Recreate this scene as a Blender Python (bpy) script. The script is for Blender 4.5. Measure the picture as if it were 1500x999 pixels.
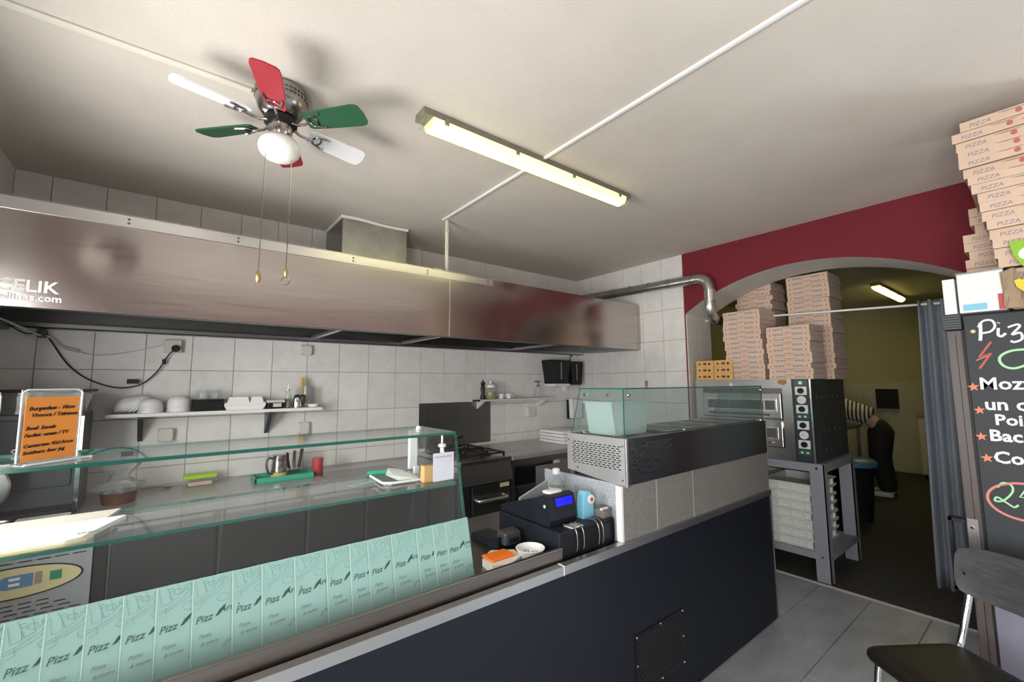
import bpy, bmesh, math, random
from mathutils import Vector, Matrix
random.seed(7)
S = bpy.context.scene
C = S.collection
PI = math.pi
for o in list(bpy.data.objects): bpy.data.objects.remove(o)

# ------------------------------------------------------------------ camera
cam = bpy.data.cameras.new('camera'); cam_o = bpy.data.objects.new('camera', cam); C.objects.link(cam_o)
yaw, pitch, roll = math.radians(38.136), math.radians(5.611), math.radians(-0.38)
fw = Vector((math.sin(yaw)*math.cos(pitch), math.cos(yaw)*math.cos(pitch), math.sin(pitch)))
rt = Vector((math.cos(yaw), -math.sin(yaw), 0)); up = rt.cross(fw)
r2 = rt*math.cos(roll) + up*math.sin(roll); u2 = -rt*math.sin(roll) + up*math.cos(roll)
cam_o.matrix_world = Matrix(((r2.x, u2.x, -fw.x, 0), (r2.y, u2.y, -fw.y, 0), (r2.z, u2.z, -fw.z, 1.56), (0, 0, 0, 1)))
cam.sensor_width = 36; cam.lens = 634.04/1500*36; cam.clip_start = .02
S.camera = cam_o

# ------------------------------------------------------------------ light
w = bpy.data.worlds.new('sky'); S.world = w; w.use_nodes = True
nt = w.node_tree; bg = nt.nodes['Background']
sky = nt.nodes.new('ShaderNodeTexSky'); sky.sky_type = 'HOSEK_WILKIE'; sky.sun_direction = (-.5, -.6, .62); sky.turbidity = 4
nt.links.new(sky.outputs[0], bg.inputs[0]); bg.inputs[1].default_value = .6

def area(name, loc, size, target, power, col):
    l = bpy.data.lights.new(name, 'AREA'); l.shape = 'RECTANGLE'; l.size, l.size_y = size; l.energy = power; l.color = col
    o = bpy.data.objects.new(name, l); C.objects.link(o); o.location = loc
    d = Vector(target) - Vector(loc); o.rotation_euler = d.to_track_quat('-Z', 'Y').to_euler()
    return o
area('window_left_front_offscreen', (-1.02, -.52, 1.25), (1.1, 1.5), (3, .5, 1.6), 98, (1.0, .97, .93))
area('shop_door_right_offscreen', (4.56, -1.62, 1.15), (.95, 2.0), (2.0, -.4, 1.1), 80, (.88, .95, 1.0))
area('window_left_side_offscreen', (-1.02, 1.78, 1.50), (.95, 1.3), (3, 2.6, 1.5), 66, (1.0, .975, .94))

vs = S.view_settings; vs.view_transform = 'Standard'; vs.look = 'None'; vs.exposure = 0.46; vs.gamma = 1.0; vs.use_curve_mapping = False

# ------------------------------------------------------------------ materials
MT = {}
def M(name, col, rough=.5, metal=0., var=0., vs_=6., bump=0., bs=60., stretch=(1, 1, 1), col2=None, spec=.5, emit=0., coat=0., alpha=1., obj=False):
    m = bpy.data.materials.new(name); m.use_nodes = True; MT[name] = m
    n = m.node_tree.nodes; L = m.node_tree.links; b = n['Principled BSDF']
    b.inputs['Base Color'].default_value = (*col, 1); b.inputs['Roughness'].default_value = rough; b.inputs['Metallic'].default_value = metal
    b.inputs['Specular IOR Level'].default_value = spec; b.inputs['Coat Weight'].default_value = coat
    if emit:
        b.inputs['Emission Color'].default_value = (*(col2 or col), 1); b.inputs['Emission Strength'].default_value = emit
    if var or bump:
        if obj:
            tc = n.new('ShaderNodeTexCoord'); src = tc.outputs['Object']
        else:
            g = n.new('ShaderNodeNewGeometry'); src = g.outputs['Position']
        mp = n.new('ShaderNodeMapping'); mp.inputs['Scale'].default_value = stretch; L.new(src, mp.inputs[0])
    if var:
        t = n.new('ShaderNodeTexNoise'); t.inputs['Scale'].default_value = vs_; t.inputs['Detail'].default_value = 6; t.inputs['Roughness'].default_value = .6
        L.new(mp.outputs[0], t.inputs['Vector'])
        r = n.new('ShaderNodeValToRGB'); c2 = col2 if (col2 and not emit) else tuple(x*(1-var) for x in col)
        r.color_ramp.elements[0].position = .3; r.color_ramp.elements[1].position = .7
        r.color_ramp.elements[0].color = (*c2, 1); r.color_ramp.elements[1].color = (*col, 1)
        L.new(t.outputs[0], r.inputs[0]); L.new(r.outputs[0], b.inputs['Base Color'])
    if bump:
        t2 = n.new('ShaderNodeTexNoise'); t2.inputs['Scale'].default_value = bs; t2.inputs['Detail'].default_value = 3
        L.new(mp.outputs[0], t2.inputs['Vector'])
        bp = n.new('ShaderNodeBump'); bp.inputs['Strength'].default_value = bump; bp.inputs['Distance'].default_value = .01
        L.new(t2.outputs[0], bp.inputs['Height']); L.new(bp.outputs[0], b.inputs['Normal'])
    return m
def MG(name, tint, refl=.9, ior=1.5, rough=.02, haze=0.):
    """clear sheet: transparent, with a Fresnel reflection on its faces, plus a little dust haze"""
    m = bpy.data.materials.new(name); m.use_nodes = True; MT[name] = m
    n = m.node_tree.nodes; L = m.node_tree.links; n.remove(n['Principled BSDF'])
    t = n.new('ShaderNodeBsdfTransparent'); t.inputs[0].default_value = (*tint, 1)
    g = n.new('ShaderNodeBsdfGlossy'); g.inputs[0].default_value = (refl, refl, refl, 1); g.inputs['Roughness'].default_value = rough
    f = n.new('ShaderNodeFresnel'); ge = n.new('ShaderNodeNewGeometry')     # the far side of a sheet reflects like the near side
    ex = n.new('ShaderNodeMath'); ex.operation = 'MULTIPLY_ADD'; ex.inputs[1].default_value = -2; ex.inputs[2].default_value = 1; L.new(ge.outputs['Backfacing'], ex.inputs[0])
    pw = n.new('ShaderNodeMath'); pw.operation = 'POWER'; pw.inputs[0].default_value = ior; L.new(ex.outputs[0], pw.inputs[1]); L.new(pw.outputs[0], f.inputs[0])
    mx = n.new('ShaderNodeMixShader'); L.new(f.outputs[0], mx.inputs[0]); L.new(t.outputs[0], mx.inputs[1]); L.new(g.outputs[0], mx.inputs[2])
    out = mx.outputs[0]
    if haze:
        d = n.new('ShaderNodeBsdfDiffuse'); d.inputs[0].default_value = (.8, .85, .86, 1)
        m2 = n.new('ShaderNodeMixShader'); m2.inputs[0].default_value = haze; L.new(out, m2.inputs[1]); L.new(d.outputs[0], m2.inputs[2]); out = m2.outputs[0]
    L.new(out, n['Material Output'].inputs[0]); return m

M('plaster', (.74, .71, .67), .9, var=.10, vs_=1.6, bump=.35, bs=110)
M('ceiling_paint', (.70, .645, .585), .92, var=.12, vs_=.8, col2=(.59, .54, .485), bump=.2, bs=150)
M('red_paint', (.18, .009, .019), .75, var=.12, vs_=8, bump=.35, bs=120)
M('wall_tile', (.79, .775, .765), .28, var=.12, vs_=7, bump=.04, bs=20)
M('wall_tile_b', (.77, .75, .735), .3, var=.14, vs_=9, bump=.04, bs=20)
M('grout', (.36, .34, .32), .9)
M('floor_tile', (.40, .43, .47), .34, var=.34, vs_=3.5, stretch=(1, 2.2, 1), bump=.12, bs=30)
M('floor_grout', (.14, .15, .155), .9)
M('dark_floor', (.055, .055, .05), .85, var=.4, vs_=30, bump=.3, bs=150)
M('strip', (.62, .61, .6), .5)
M('olive', (.50, .46, .25), .9, var=.06, vs_=2)
M('back_ceiling', (.62, .58, .38), .9)
M('back_tile', (.55, .52, .38), .4, var=.06)
M('steel', (.56, .55, .54), .30, 1., var=.12, vs_=3, stretch=(.5, 1, 18), bump=.05, bs=7)
M('hood_steel', (.53, .485, .46), .21, 1., var=.10, vs_=2.2, stretch=(.6, 1, 4), bump=.10, bs=2.6)
M('case_steel', (.42, .47, .50), .22, 1., var=.15, vs_=3, stretch=(1, 1, .2), bump=.06, bs=3)
M('steel_edge', (.74, .74, .74), .3, 1.)
M('steel_dark', (.17, .17, .17), .4, 1., var=.2, vs_=6)
M('steel_mid', (.33, .33, .335), .33, 1., var=.15, vs_=4, stretch=(6, 1, .6))
M('door_steel', (.30, .30, .31), .36, 1., var=.18, vs_=3)
M('worktop', (.55, .55, .56), .36, .6, var=.12, vs_=5)
M('silver_paint', (.50, .52, .55), .4, .35, var=.2, vs_=5)
M('galv', (.58, .60, .58), .36, 1., var=.22, vs_=9, bump=.05, bs=20)
M('deck_steel', (.26, .235, .22), .33, 1., var=.15, vs_=4, stretch=(.4, 3, 1))
M('navy_panel', (.012, .015, .023), .45, var=.15, vs_=200, bump=.06, bs=260, spec=.25)
M('alu', (.60, .61, .62), .35, 1.)
M('granite', (.27, .26, .245), .4, var=.5, vs_=140, col2=(.15, .147, .14))
M('granite_blue', (.50, .53, .57), .4, var=.5, vs_=90, col2=(.27, .30, .34))
M('white', (.80, .80, .80), .4)
M('white_warm', (.78, .74, .66), .5)
M('white_plastic', (.76, .78, .79), .35)
M('old_white', (.62, .60, .54), .5)
M('black', (.009, .009, .010), .45, spec=.3)
M('black_gloss', (.010, .010, .012), .3, spec=.3)
M('black_plastic', (.010, .013, .020), .45, spec=.3)
M('dark_grey', (.05, .055, .065), .38)
M('rubber', (.02, .02, .02), .6)
M('chrome', (.75, .78, .80), .12, 1.)
M('nickel', (.36, .34, .32), .25, 1.)
M('iron', (.012, .012, .012), .55)
M('blade_white', (.82, .82, .83), .35)
M('blade_red', (.34, .02, .035), .4)
M('blade_green', (.02, .085, .04), .4)
M('opal', (.86, .84, .80), .25)
M('tube_yellow', (.9, .85, .5), .4, emit=1.6, col2=(1, .86, .22))
M('tube_lit', (1, .94, .6), .4, emit=14., col2=(1, .92, .50))
M('tube_yellow_back', (.9, .85, .5), .4, emit=2.5, col2=(1, .86, .30))
M('tube_lit_back', (1, .93, .5), .4, emit=34., col2=(1, .88, .45))
M('fixture', (.20, .18, .13), .5)
M('brass', (.5, .36, .15), .35, 1.)
M('cream_conduit', (.72, .69, .60), .5)
M('white_conduit', (.82, .81, .79), .4)
M('carton', (.68, .50, .385), .75, var=.06, vs_=20)
M('carton_pale', (.66, .52, .45), .75, var=.06, vs_=20)
M('carton_brown', (.42, .29, .19), .8, var=.1, vs_=20)
M('ink_blue', (.20, .22, .30), .7)
M('ink_red', (.50, .14, .12), .7)
M('ink_pink', (.66, .34, .28), .7)
M('yellow_carton', (.72, .44, .15), .7, var=.06, vs_=20)
M('ink_dark', (.06, .02, .02), .7)
M('kraft', (.38, .28, .18), .8, var=.2, vs_=14, bump=.4, bs=30)
M('leaflet', (.28, .47, .44), .55)
M('leaflet_edge', (.5, .66, .62), .5)
M('leaf_line', (.20, .36, .31), .6)
M('leaf_ink', (.025, .085, .06), .6)
M('leaf_stamp', (.17, .26, .24), .6)
M('orange_paper', (.80, .28, .04), .7)
M('orange_tray', (1., .20, .01), .5)
M('paper', (.80, .82, .83), .7)
M('lilac_card', (.72, .70, .80), .6)
M('foam', (.84, .84, .82), .6)
M('lime', (.40, .62, .02), .35)
M('teal', (.04, .38, .26), .35)
M('red_tin', (.50, .05, .06), .35)
M('pasta', (.72, .50, .14), .5)
M('oil', (.32, .26, .05), .15)
M('sky_blue', (.20, .52, .68), .35)
M('blue_print', (.10, .25, .45), .5)
M('red_print', (.40, .06, .06), .5)
M('green_print', (.02, .26, .14), .5)
M('tan_print', (.35, .28, .22), .5)
M('pale_yellow', (.70, .62, .34), .4)
M('yellow', (.80, .55, .03), .5)
M('lcd', (.0, .0, .5), .3, emit=1.1, col2=(.0, .0, 1.0))
M('chalk_board', (.022, .026, .032), .6, var=.15, vs_=40)
M('chalk_white', (.72, .74, .78), .8)
M('chalk_green', (.40, .72, .42), .8)
M('chalk_orange', (.78, .25, .15), .8)
M('chalk_rust', (.45, .13, .10), .8)
M('chalk_pink', (.66, .24, .22), .8)
M('brown_frame', (.09, .07, .065), .4, var=.35, vs_=25, stretch=(1, 1, .15))
M('fridge_grey', (.20, .20, .26), .4)
M('curtain_cloth', (.30, .34, .40), .85, var=.2, vs_=5, stretch=(1, 6, .5), bump=.2, bs=80)
M('leatherette', (.012, .010, .008), .42, bump=.08, bs=90, spec=.3)
M('charcoal_wood', (.035, .036, .040), .55, var=.6, vs_=16, stretch=(1, 1, 6), col2=(.075, .075, .08))
M('oven_side', (.045, .055, .065), .4, var=.3, vs_=8)
M('oven_glass', (.10, .07, .05), .1)
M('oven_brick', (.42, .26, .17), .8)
M('panel_green', (.02, .12, .07), .4)
M('panel_black', (.03, .035, .05), .4)
M('dial', (.74, .76, .78), .35)
M('stand_grey', (.27, .27, .32), .45)
M('tray_white', (.66, .68, .66), .5)
M('skin', (.50, .32, .24), .6)
M('trouser', (.010, .010, .012), .85)
M('hair', (.02, .014, .01), .6)
M('bin_blue', (.06, .16, .26), .4)
M('amber', (.10, .04, .02), .2)
M('machine_grey', (.055, .06, .075), .35)
M('tray_metal', (.5, .5, .5), .25, 1.)
M('beige_board', (.50, .46, .40), .6)
M('peach', (.80, .50, .36), .5)
M('rust', (.32, .17, .05), .6)
M('cutout_green', (.24, .48, .02), .5)
M('gold', (.55, .42, .20), .4, .6)
MG('glass', (.97, .99, .985), ior=1.45, haze=.008)
MG('glass_front', (.98, .995, .99), ior=1.3, rough=0., haze=.008)
MG('glass_end', (.98, .995, .99), ior=1.35, rough=0., haze=0.)
MG('case_glass', (.80, .87, .86), ior=1.5, haze=.04)
MG('case_front_glass', (.80, .87, .86), ior=1.5, haze=.04)
MG('window_glass', (.97, .98, .98), ior=1.45)
MG('clear_plastic', (.88, .90, .90), ior=1.4, haze=.12)
MG('film', (.92, .92, .92), ior=1.4, rough=.15, haze=.16)
MG('smoke', (.55, .56, .58), ior=1.4, haze=.10)
M('glass_edge', (.008, .11, .085), .15)
# striped knit for the person in the back room
def stripes():
    m = M('stripe_knit', (.6, .55, .42), .8); n = m.node_tree.nodes; L = m.node_tree.links
    g = n.new('ShaderNodeTexCoord'); wv = n.new('ShaderNodeTexWave'); wv.bands_direction = 'Y'; wv.inputs['Scale'].default_value = 7; wv.inputs['Distortion'].default_value = 1.2
    r = n.new('ShaderNodeValToRGB'); r.color_ramp.interpolation = 'CONSTANT'; r.color_ramp.elements[0].color = (.03, .03, .03, 1); r.color_ramp.elements[1].position = .45; r.color_ramp.elements[1].color = (.62, .56, .42, 1)
    L.new(g.outputs['Object'], wv.inputs[0]); L.new(wv.outputs[0], r.inputs[0]); L.new(r.outputs[0], n['Principled BSDF'].inputs['Base Color'])
stripes()

# ------------------------------------------------------------------ mesh helpers
class MB:
    def __init__(s): s.v = []; s.f = []; s.m = []; s.k = 0
    def mat(s, k): s.k = k; return s
    def add(s, vs, fs):
        b = len(s.v); s.v += [tuple(v) for v in vs]
        for f in fs: s.f.append([b+i for i in f]); s.m.append(s.k)
        return s
    def box(s, x0, x1, y0, y1, z0, z1):
        return s.add([(x0, y0, z0), (x1, y0, z0), (x1, y1, z0), (x0, y1, z0), (x0, y0, z1), (x1, y0, z1), (x1, y1, z1), (x0, y1, z1)],
                     [(3, 2, 1, 0), (4, 5, 6, 7), (0, 1, 5, 4), (1, 2, 6, 5), (2, 3, 7, 6), (3, 0, 4, 7)])
    def rbox(s, x0, x1, y0, y1, z0, z1, r=.005, seg=2):
        """box with rounded edges"""
        bm = bmesh.new(); bmesh.ops.create_cube(bm, size=1)
        for v in bm.verts: v.co = Vector(((x0+x1)/2+v.co.x*(x1-x0), (y0+y1)/2+v.co.y*(y1-y0), (z0+z1)/2+v.co.z*(z1-z0)))
        bmesh.ops.bevel(bm, geom=bm.edges[:]+bm.verts[:], offset=r, segments=seg, affect='EDGES', profile=.5)
        bm.verts.index_update(); s.add([v.co[:] for v in bm.verts], [[v.index for v in f.verts] for f in bm.faces]); bm.free(); return s
    def prism(s, poly, axis, lo, hi):
        """poly of 2-D points, extruded along axis; the 2-D axes are the other two in x,y,z order"""
        n = len(poly)
        def P(p, h):
            return (h, p[0], p[1]) if axis == 'x' else (p[0], h, p[1]) if axis == 'y' else (p[0], p[1], h)
        vs = [P(p, lo) for p in poly] + [P(p, hi) for p in poly]
        fs = [list(range(n))[::-1], list(range(n, 2*n))] + [[i, (i+1) % n, n+(i+1) % n, n+i] for i in range(n)]
        return s.add(vs, fs)
    def lathe(s, prof, c=(0, 0, 0), n=24, axis='z', cap=True):
        vs = []; fs = []
        for r, h in prof:
            for i in range(n):
                a = 2*PI*i/n; p = (r*math.cos(a), r*math.sin(a), h)
                if axis == 'x': p = (p[2], p[0], p[1])
                if axis == 'y': p = (p[0], p[2], p[1])
                vs.append((c[0]+p[0], c[1]+p[1], c[2]+p[2]))
        k = len(prof)
        for j in range(k-1):
            for i in range(n): fs.append([j*n+i, j*n+(i+1) % n, (j+1)*n+(i+1) % n, (j+1)*n+i])
        if cap: fs.append(list(range(n))[::-1]); fs.append([(k-1)*n+i for i in range(n)])
        return s.add(vs, fs)
    def slotted(s, axis, a0, a1, d0, d1, z0, z1, rows):
        """flat sheet with slots cut through it; rows of (bottom, top, [(from, to), ...]) from the lowest up"""
        def B(p, q, u, v):
            if q-p > 1e-5 and v-u > 1e-5: s.box(p, q, d0, d1, u, v) if axis == 'x' else s.box(d0, d1, p, q, u, v)
        z = z0
        for u, v, sl in sorted(rows):
            B(a0, a1, z, u); p = a0
            for c, e in sl: B(p, c, u, v); p = e
            B(p, a1, u, v); z = v
        B(a0, a1, z, z1); return s
    def tube(s, pts, r, n=8, closed=False, flat=None):
        pts = [Vector(p) for p in pts]; m = len(pts); rings = []
        prev = None
        for i, p in enumerate(pts):
            a = pts[i-1] if (i or closed) else p; b = pts[(i+1) % m] if (i < m-1 or closed) else p
            t = (b-a).normalized() if (b-a).length > 1e-9 else Vector((0, 0, 1))
            if prev is None:
                q = Vector((0, 0, 1)) if abs(t.z) < .9 else Vector((1, 0, 0)); u = t.cross(q).normalized()
            else:
                u = (prev - t*prev.dot(t)).normalized()
            prev = u; v = t.cross(u); rr = r[i] if isinstance(r, (list, tuple)) else r
            rings.append([p + (u*math.cos(2*PI*k/n) + v*math.sin(2*PI*k/n))*rr for k in range(n)])
        vs = [q for R in rings for q in R]; fs = []
        for j in range(m if closed else m-1):
            for k in range(n): fs.append([j*n+k, j*n+(k+1) % n, ((j+1) % m)*n+(k+1) % n, ((j+1) % m)*n+k])
        if not closed: fs += [list(range(n))[::-1], [(m-1)*n+k for k in range(n)]]
        return s.add(vs, fs)
    def mesh(s, name, mats, smooth=False, off=(0, 0, 0)):
        me = bpy.data.meshes.new(name); me.from_pydata([(v[0]-off[0], v[1]-off[1], v[2]-off[2]) for v in s.v], [], s.f)
        for m in (mats if isinstance(mats, (list, tuple)) else [mats]): me.materials.append(MT[m])
        for p, k in zip(me.polygons, s.m): p.material_index = k; p.use_smooth = smooth
        me.validate(); me.update()
        bm = bmesh.new(); bm.from_mesh(me); bmesh.ops.recalc_face_normals(bm, faces=bm.faces); bm.to_mesh(me); bm.free()
        if smooth:
            try: me.set_sharp_from_angle(angle=math.radians(40))
            except Exception: pass
        return me
def tag(o, label=None, cat=None, group=None, kind=None):
    if label: o['label'] = label
    if cat: o['category'] = cat
    if group: o['group'] = group
    if kind: o['kind'] = kind
    return o
def link(name, me, parent=None, loc=(0, 0, 0)):
    o = bpy.data.objects.new(name, me); C.objects.link(o); o.location = loc
    if parent: o.parent = parent
    return o
def root(o):
    while o.parent: o = o.parent
    return o
def part(name, mb, mats, parent, smooth=False, label=None, local=False):
    """mesh in world coordinates made a child of an unrotated thing (or already in the thing's own coordinates)"""
    off = (0, 0, 0) if local else tuple(root(parent).location)
    o = link(name, mb.mesh(name, mats, smooth, off), parent)
    if label: o['label'] = label
    return o
def thing(name, label, cat, loc, rz=0, group=None):
    o = link(name, None, None, loc); o.rotation_euler = (0, 0, rz); o.empty_display_size = .05
    return tag(o, label, cat, group)
def solo(name, mb, mats, label, cat, group=None, smooth=False):
    xs, ys, zs = zip(*mb.v); off = ((min(xs)+max(xs))/2, (min(ys)+max(ys))/2, min(zs))
    return tag(link(name, mb.mesh(name, mats, smooth, off), None, off), label, cat, group)
def struct(name, mb, mats, parent=None, smooth=False):
    o = link(name, mb.mesh(name, mats, smooth)); return tag(o, kind='structure')
def copy_tree(o, parent=None):
    c = o.copy(); C.objects.link(c); c.parent = parent
    for ch in o.children: copy_tree(ch, c)
    return c
ORD = 'first second third fourth fifth sixth seventh eighth ninth tenth eleventh twelfth thirteenth fourteenth fifteenth sixteenth seventeenth eighteenth nineteenth twentieth twenty-first twenty-second twenty-third'.split()
def from_top(k, n): return 'topmost' if k == n-1 else ORD[n-1-k]+' from the top'
def bez(pts, n=8, closed=False):
    """Catmull-Rom through points"""
    P = [Vector(p) for p in pts]; out = []; m = len(P)
    for i in range(m if closed else m-1):
        p0 = P[i-1] if (i or closed) else P[0]; p1 = P[i]; p2 = P[(i+1) % m]; p3 = P[(i+2) % m] if (i+2 < m or closed) else P[-1]
        for k in range(n):
            t = k/n; out.append(.5*((2*p1)+(p2-p0)*t+(2*p0-5*p1+4*p2-p3)*t*t+(3*p1-p0-3*p2+p3)*t**3))
    if not closed: out.append(P[-1])
    return out
_tm = {}
def text_mesh(body, size, mat, shear=0., bold=0., align='LEFT', thick=.0004, res=2):
    key = (body, size, mat, shear, bold, align)
    if key in _tm: return _tm[key]
    cu = bpy.data.curves.new('txt', 'FONT'); cu.body = body; cu.size = size; cu.shear = shear; cu.offset = bold; cu.extrude = thick; cu.resolution_u = res; cu.align_x = align
    o = bpy.data.objects.new('txt', cu); C.objects.link(o); bpy.context.view_layer.update()
    me = bpy.data.meshes.new_from_object(o.evaluated_get(bpy.context.evaluated_depsgraph_get()))
    bpy.data.objects.remove(o); bpy.data.curves.remove(cu)
    me.materials.clear(); me.materials.append(MT[mat]); me.name = 'lettering'
    _tm[key] = me; return me
def text(body, size, mat, parent, loc, right, upv, **k):
    """flat lettering with its own right/up directions; loc in the parent's coordinates"""
    me = text_mesh(body, size, mat, **k); o = link('lettering', me, parent)
    R = Vector(right).normalized(); U = Vector(upv).normalized(); N = R.cross(U)
    o.matrix_local = Matrix(((R.x, U.x, N.x, loc[0]), (R.y, U.y, N.y, loc[1]), (R.z, U.z, N.z, loc[2]), (0, 0, 0, 1)))
    return o
def W(p, t):  # world point to the unrotated thing's coordinates
    l = root(t).location; return (p[0]-l[0], p[1]-l[1], p[2]-l[2])

CH = 2.86          # ceiling height
BY = 3.78          # back wall
LX = -.805         # left wall
RX = 4.03          # arch wall face
FY = -2.4          # shop front

# ================================================================== SETTING
struct('floor', MB().box(LX, 4.05, FY, BY, -.10, -.006), 'floor_grout')
fl = bpy.data.objects['floor']
me_t = {}
def floor_tile(x0, x1, y0, y1):
    k = (round(x1-x0, 3), round(y1-y0, 3))
    if k not in me_t:
        a, b = k[0]/2-.0018, k[1]/2-.0018
        mb = MB(); mb.add([(-a, -b, -.006), (a, -b, -.006), (a, b, -.006), (-a, b, -.006), (-a+.001, -b+.001, 0), (a-.001, -b+.001, 0), (a-.001, b-.001, 0), (-a+.001, b-.001, 0)],
               [(4, 5, 6, 7), (0, 1, 5, 4), (1, 2, 6, 5), (2, 3, 7, 6), (3, 0, 4, 7)]); me_t[k] = mb.mesh('tile', 'floor_tile')
    link('tile', me_t[k], fl, ((x0+x1)/2, (y0+y1)/2, 0))
for r in range(-11, 8):
    y0, y1 = .985+.315*r, .985+.315*(r+1)
    y0, y1 = max(y0, FY), min(y1, 3.30)
    if y1-y0 < .02: continue
    x = 3.05-.6*8 - (0 if r % 2 == 0 else .3)
    while x < 4.03:
        a, b = max(x, LX), min(x+.6, 4.03)
        if b-a > .02: floor_tile(a, b, y0, y1)
        x += .6
struct('trim_2', MB().box(4.05, 4.5, -2.12, -1.12, -.05, -.002), 'strip')
struct('trim_1', MB().box(4.03, 4.06, .33, 2.305, -.05, .003), 'strip')
struct('floor_backroom', MB().box(4.06, 10.1, -1.0, 3.6, -.10, -.002), 'dark_floor')
struct('ceiling', MB().box(LX-.1, 4.5, FY-.1, BY+.1, CH, CH+.12), 'ceiling_paint')
struct('ceiling_backroom', MB().box(4.5, 10.1, -1.0, 3.6, CH, CH+.12), 'back_ceiling')
wb = struct('wall_back', MB().box(LX-.1, RX+.4, BY, BY+.12, -.1, CH), 'grout')
TZ = [.065+.32*i for i in range(9)] + [CH]          # tile courses
def wall_tile(parent, axis, a0, a1, z0, z1, face, sgn, i):
    k = (axis, round(a1-a0, 3), round(z1-z0, 3), i % 2)
    g = .0017
    if k not in me_t:
        a, h, t = k[1]/2-g, k[2]/2-g, .006; c = .0015
        if axis == 'x': V = [(-a, 0, -h), (a, 0, -h), (a, 0, h), (-a, 0, h), (-a+c, -t, -h+c), (a-c, -t, -h+c), (a-c, -t, h-c), (-a+c, -t, h-c)]
        else: V = [(0, -a, -h), (0, a, -h), (0, a, h), (0, -a, h), (-t, -a+c, -h+c), (-t, a-c, -h+c), (-t, a-c, h-c), (-t, -a+c, h-c)]
        mb = MB(); mb.add(V, [(4, 5, 6, 7), (0, 1, 5, 4), (1, 2, 6, 5), (2, 3, 7, 6), (3, 0, 4, 7)]); me_t[k] = mb.mesh('tile', ('wall_tile', 'wall_tile_b')[i % 2])
    m = (a0+a1)/2; z = (z0+z1)/2
    link('tile', me_t[k], parent, (m, face, z) if axis == 'x' else (face, m, z))
xs = [LX] + [.106+.2505*k for k in range(-3, 16)] + [RX]
for i in range(len(xs)-1):
    for j in range(2, len(TZ)-1):
        if xs[i+1]-xs[i] < .02 or TZ[j+1]-TZ[j] < .02: continue
        if TZ[j+1] < .8: continue
        wall_tile(wb, 'x', xs[i], xs[i+1], TZ[j], TZ[j+1], BY, -1, random.randint(0, 1))
# left wall with a window, front wall with window and shop door (all behind or beside the camera)
mb = MB()
for k, a in [(1, (FY-.1, -1.1, -.1, CH)), (1, (-1.1, .05, -.1, .48)), (1, (-1.1, .05, 2.03, CH)), (1, (.05, 1.28, -.1, CH)), (0, (2.28, BY+.12, -.1, CH)), (0, (1.28, 2.28, -.1, .90)), (0, (1.28, 2.28, 2.2, CH))]: mb.mat(k).box(LX-.12, LX, *a)
wl = struct('wall_left', mb, ['plaster', 'red_paint'])
mb = MB()
for k, a in [(0, (LX, RX+.3, -.1, 2.25)), (1, (LX, RX+.3, 2.25, CH))]: mb.mat(k).box(a[0], a[1], FY-.12, FY, a[2], a[3])
struct('wall_front', mb, ['plaster', 'red_paint'])
def window(name, axis, lo, hi, z0, z1, pos, mull):
    t = .05; mb = MB()
    def B(a0, a1, b0, b1, d=.05):
        if axis == 'x': mb.box(a0, a1, pos-d, pos, b0, b1)
        else: mb.box(pos-d, pos, a0, a1, b0, b1)
    B(lo, hi, z0, z0+t); B(lo, hi, z1-t, z1); B(lo, lo+t, z0+t, z1-t); B(hi-t, hi, z0+t, z1-t)
    for m_ in mull: B(m_-t/2, m_+t/2, z0+t, z1-t)
    o = struct(name, mb, 'white_plastic')
    es = [lo+t] + [v for m_ in mull for v in (m_-t/2, m_+t/2)] + [hi-t]
    for i in range(0, len(es), 2):
        g = MB()
        if axis == 'x': g.box(es[i], es[i+1], pos-.03, pos-.024, z0+t, z1-t)
        else: g.box(pos-.03, pos-.024, es[i], es[i+1], z0+t, z1-t)
        part('pane', g, 'window_glass', o)
    return o
window('window_1', 'y', -1.1, .05, .48, 2.03, LX-.03, [])
window('window_2', 'y', 1.28, 2.28, .90, 2.2, LX-.03, [])
dd = window('door_1', 'y', -2.12, -1.12, 0, 2.2, 4.46, [])
part('door_handle', MB().tube([(4.41, -1.18, .95), (4.34, -1.18, .95), (4.34, -1.18, 1.25), (4.41, -1.18, 1.25)], .012), 'chrome', dd)

# arch wall
ya, yb, zs_, rise = .33, 2.305, 2.243, .302
ch = (yb-ya)/2; Rr = (ch*ch+rise*rise)/(2*rise); yc = (ya+yb)/2; zc = zs_+rise-Rr
arc = []
a0 = math.asin(ch/Rr)
for i in range(33):
    t = -a0+2*a0*i/32; arc.append((yc+Rr*math.sin(t), zc+Rr*math.cos(t)))
mb = MB(); X0, X1 = RX, 4.5
def quad_strip(k, x, flip):
    mb.mat(k)
    n = len(arc)
    V = [(x, p[0], p[1]) for p in arc] + [(x, p[0], CH) for p in arc]
    mb.add(V, [(i, i+1, n+i+1, n+i) for i in range(n-1)])
    for (p, q, z0) in ((FY-.1, -2.12, -.1), (-2.12, -1.12, 2.2), (-1.12, ya, -.1)): mb.add([(x, p, z0), (x, q, z0), (x, q, CH), (x, p, CH)], [(0, 1, 2, 3)])
    if k == 0:
        mb.add([(x, yb, -.1), (x, 2.318, -.1), (x, 2.318, CH), (x, yb, CH)], [(0, 1, 2, 3)])
        mb.mat(2).add([(x, 2.318, -.1), (x, BY, -.1), (x, BY, CH), (x, 2.318, CH)], [(0, 1, 2, 3)])
    else:
        mb.add([(x, yb, -.1), (x, BY, -.1), (x, BY, CH), (x, yb, CH)], [(0, 1, 2, 3)])
quad_strip(0, X0, 0); quad_strip(3, X1, 1)
mb.mat(1); n = len(arc)
V = [(X0, p[0], p[1]) for p in arc] + [(X1, p[0], p[1]) for p in arc]
mb.add(V, [(i, i+1, n+i+1, n+i) for i in range(n-1)])
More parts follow.
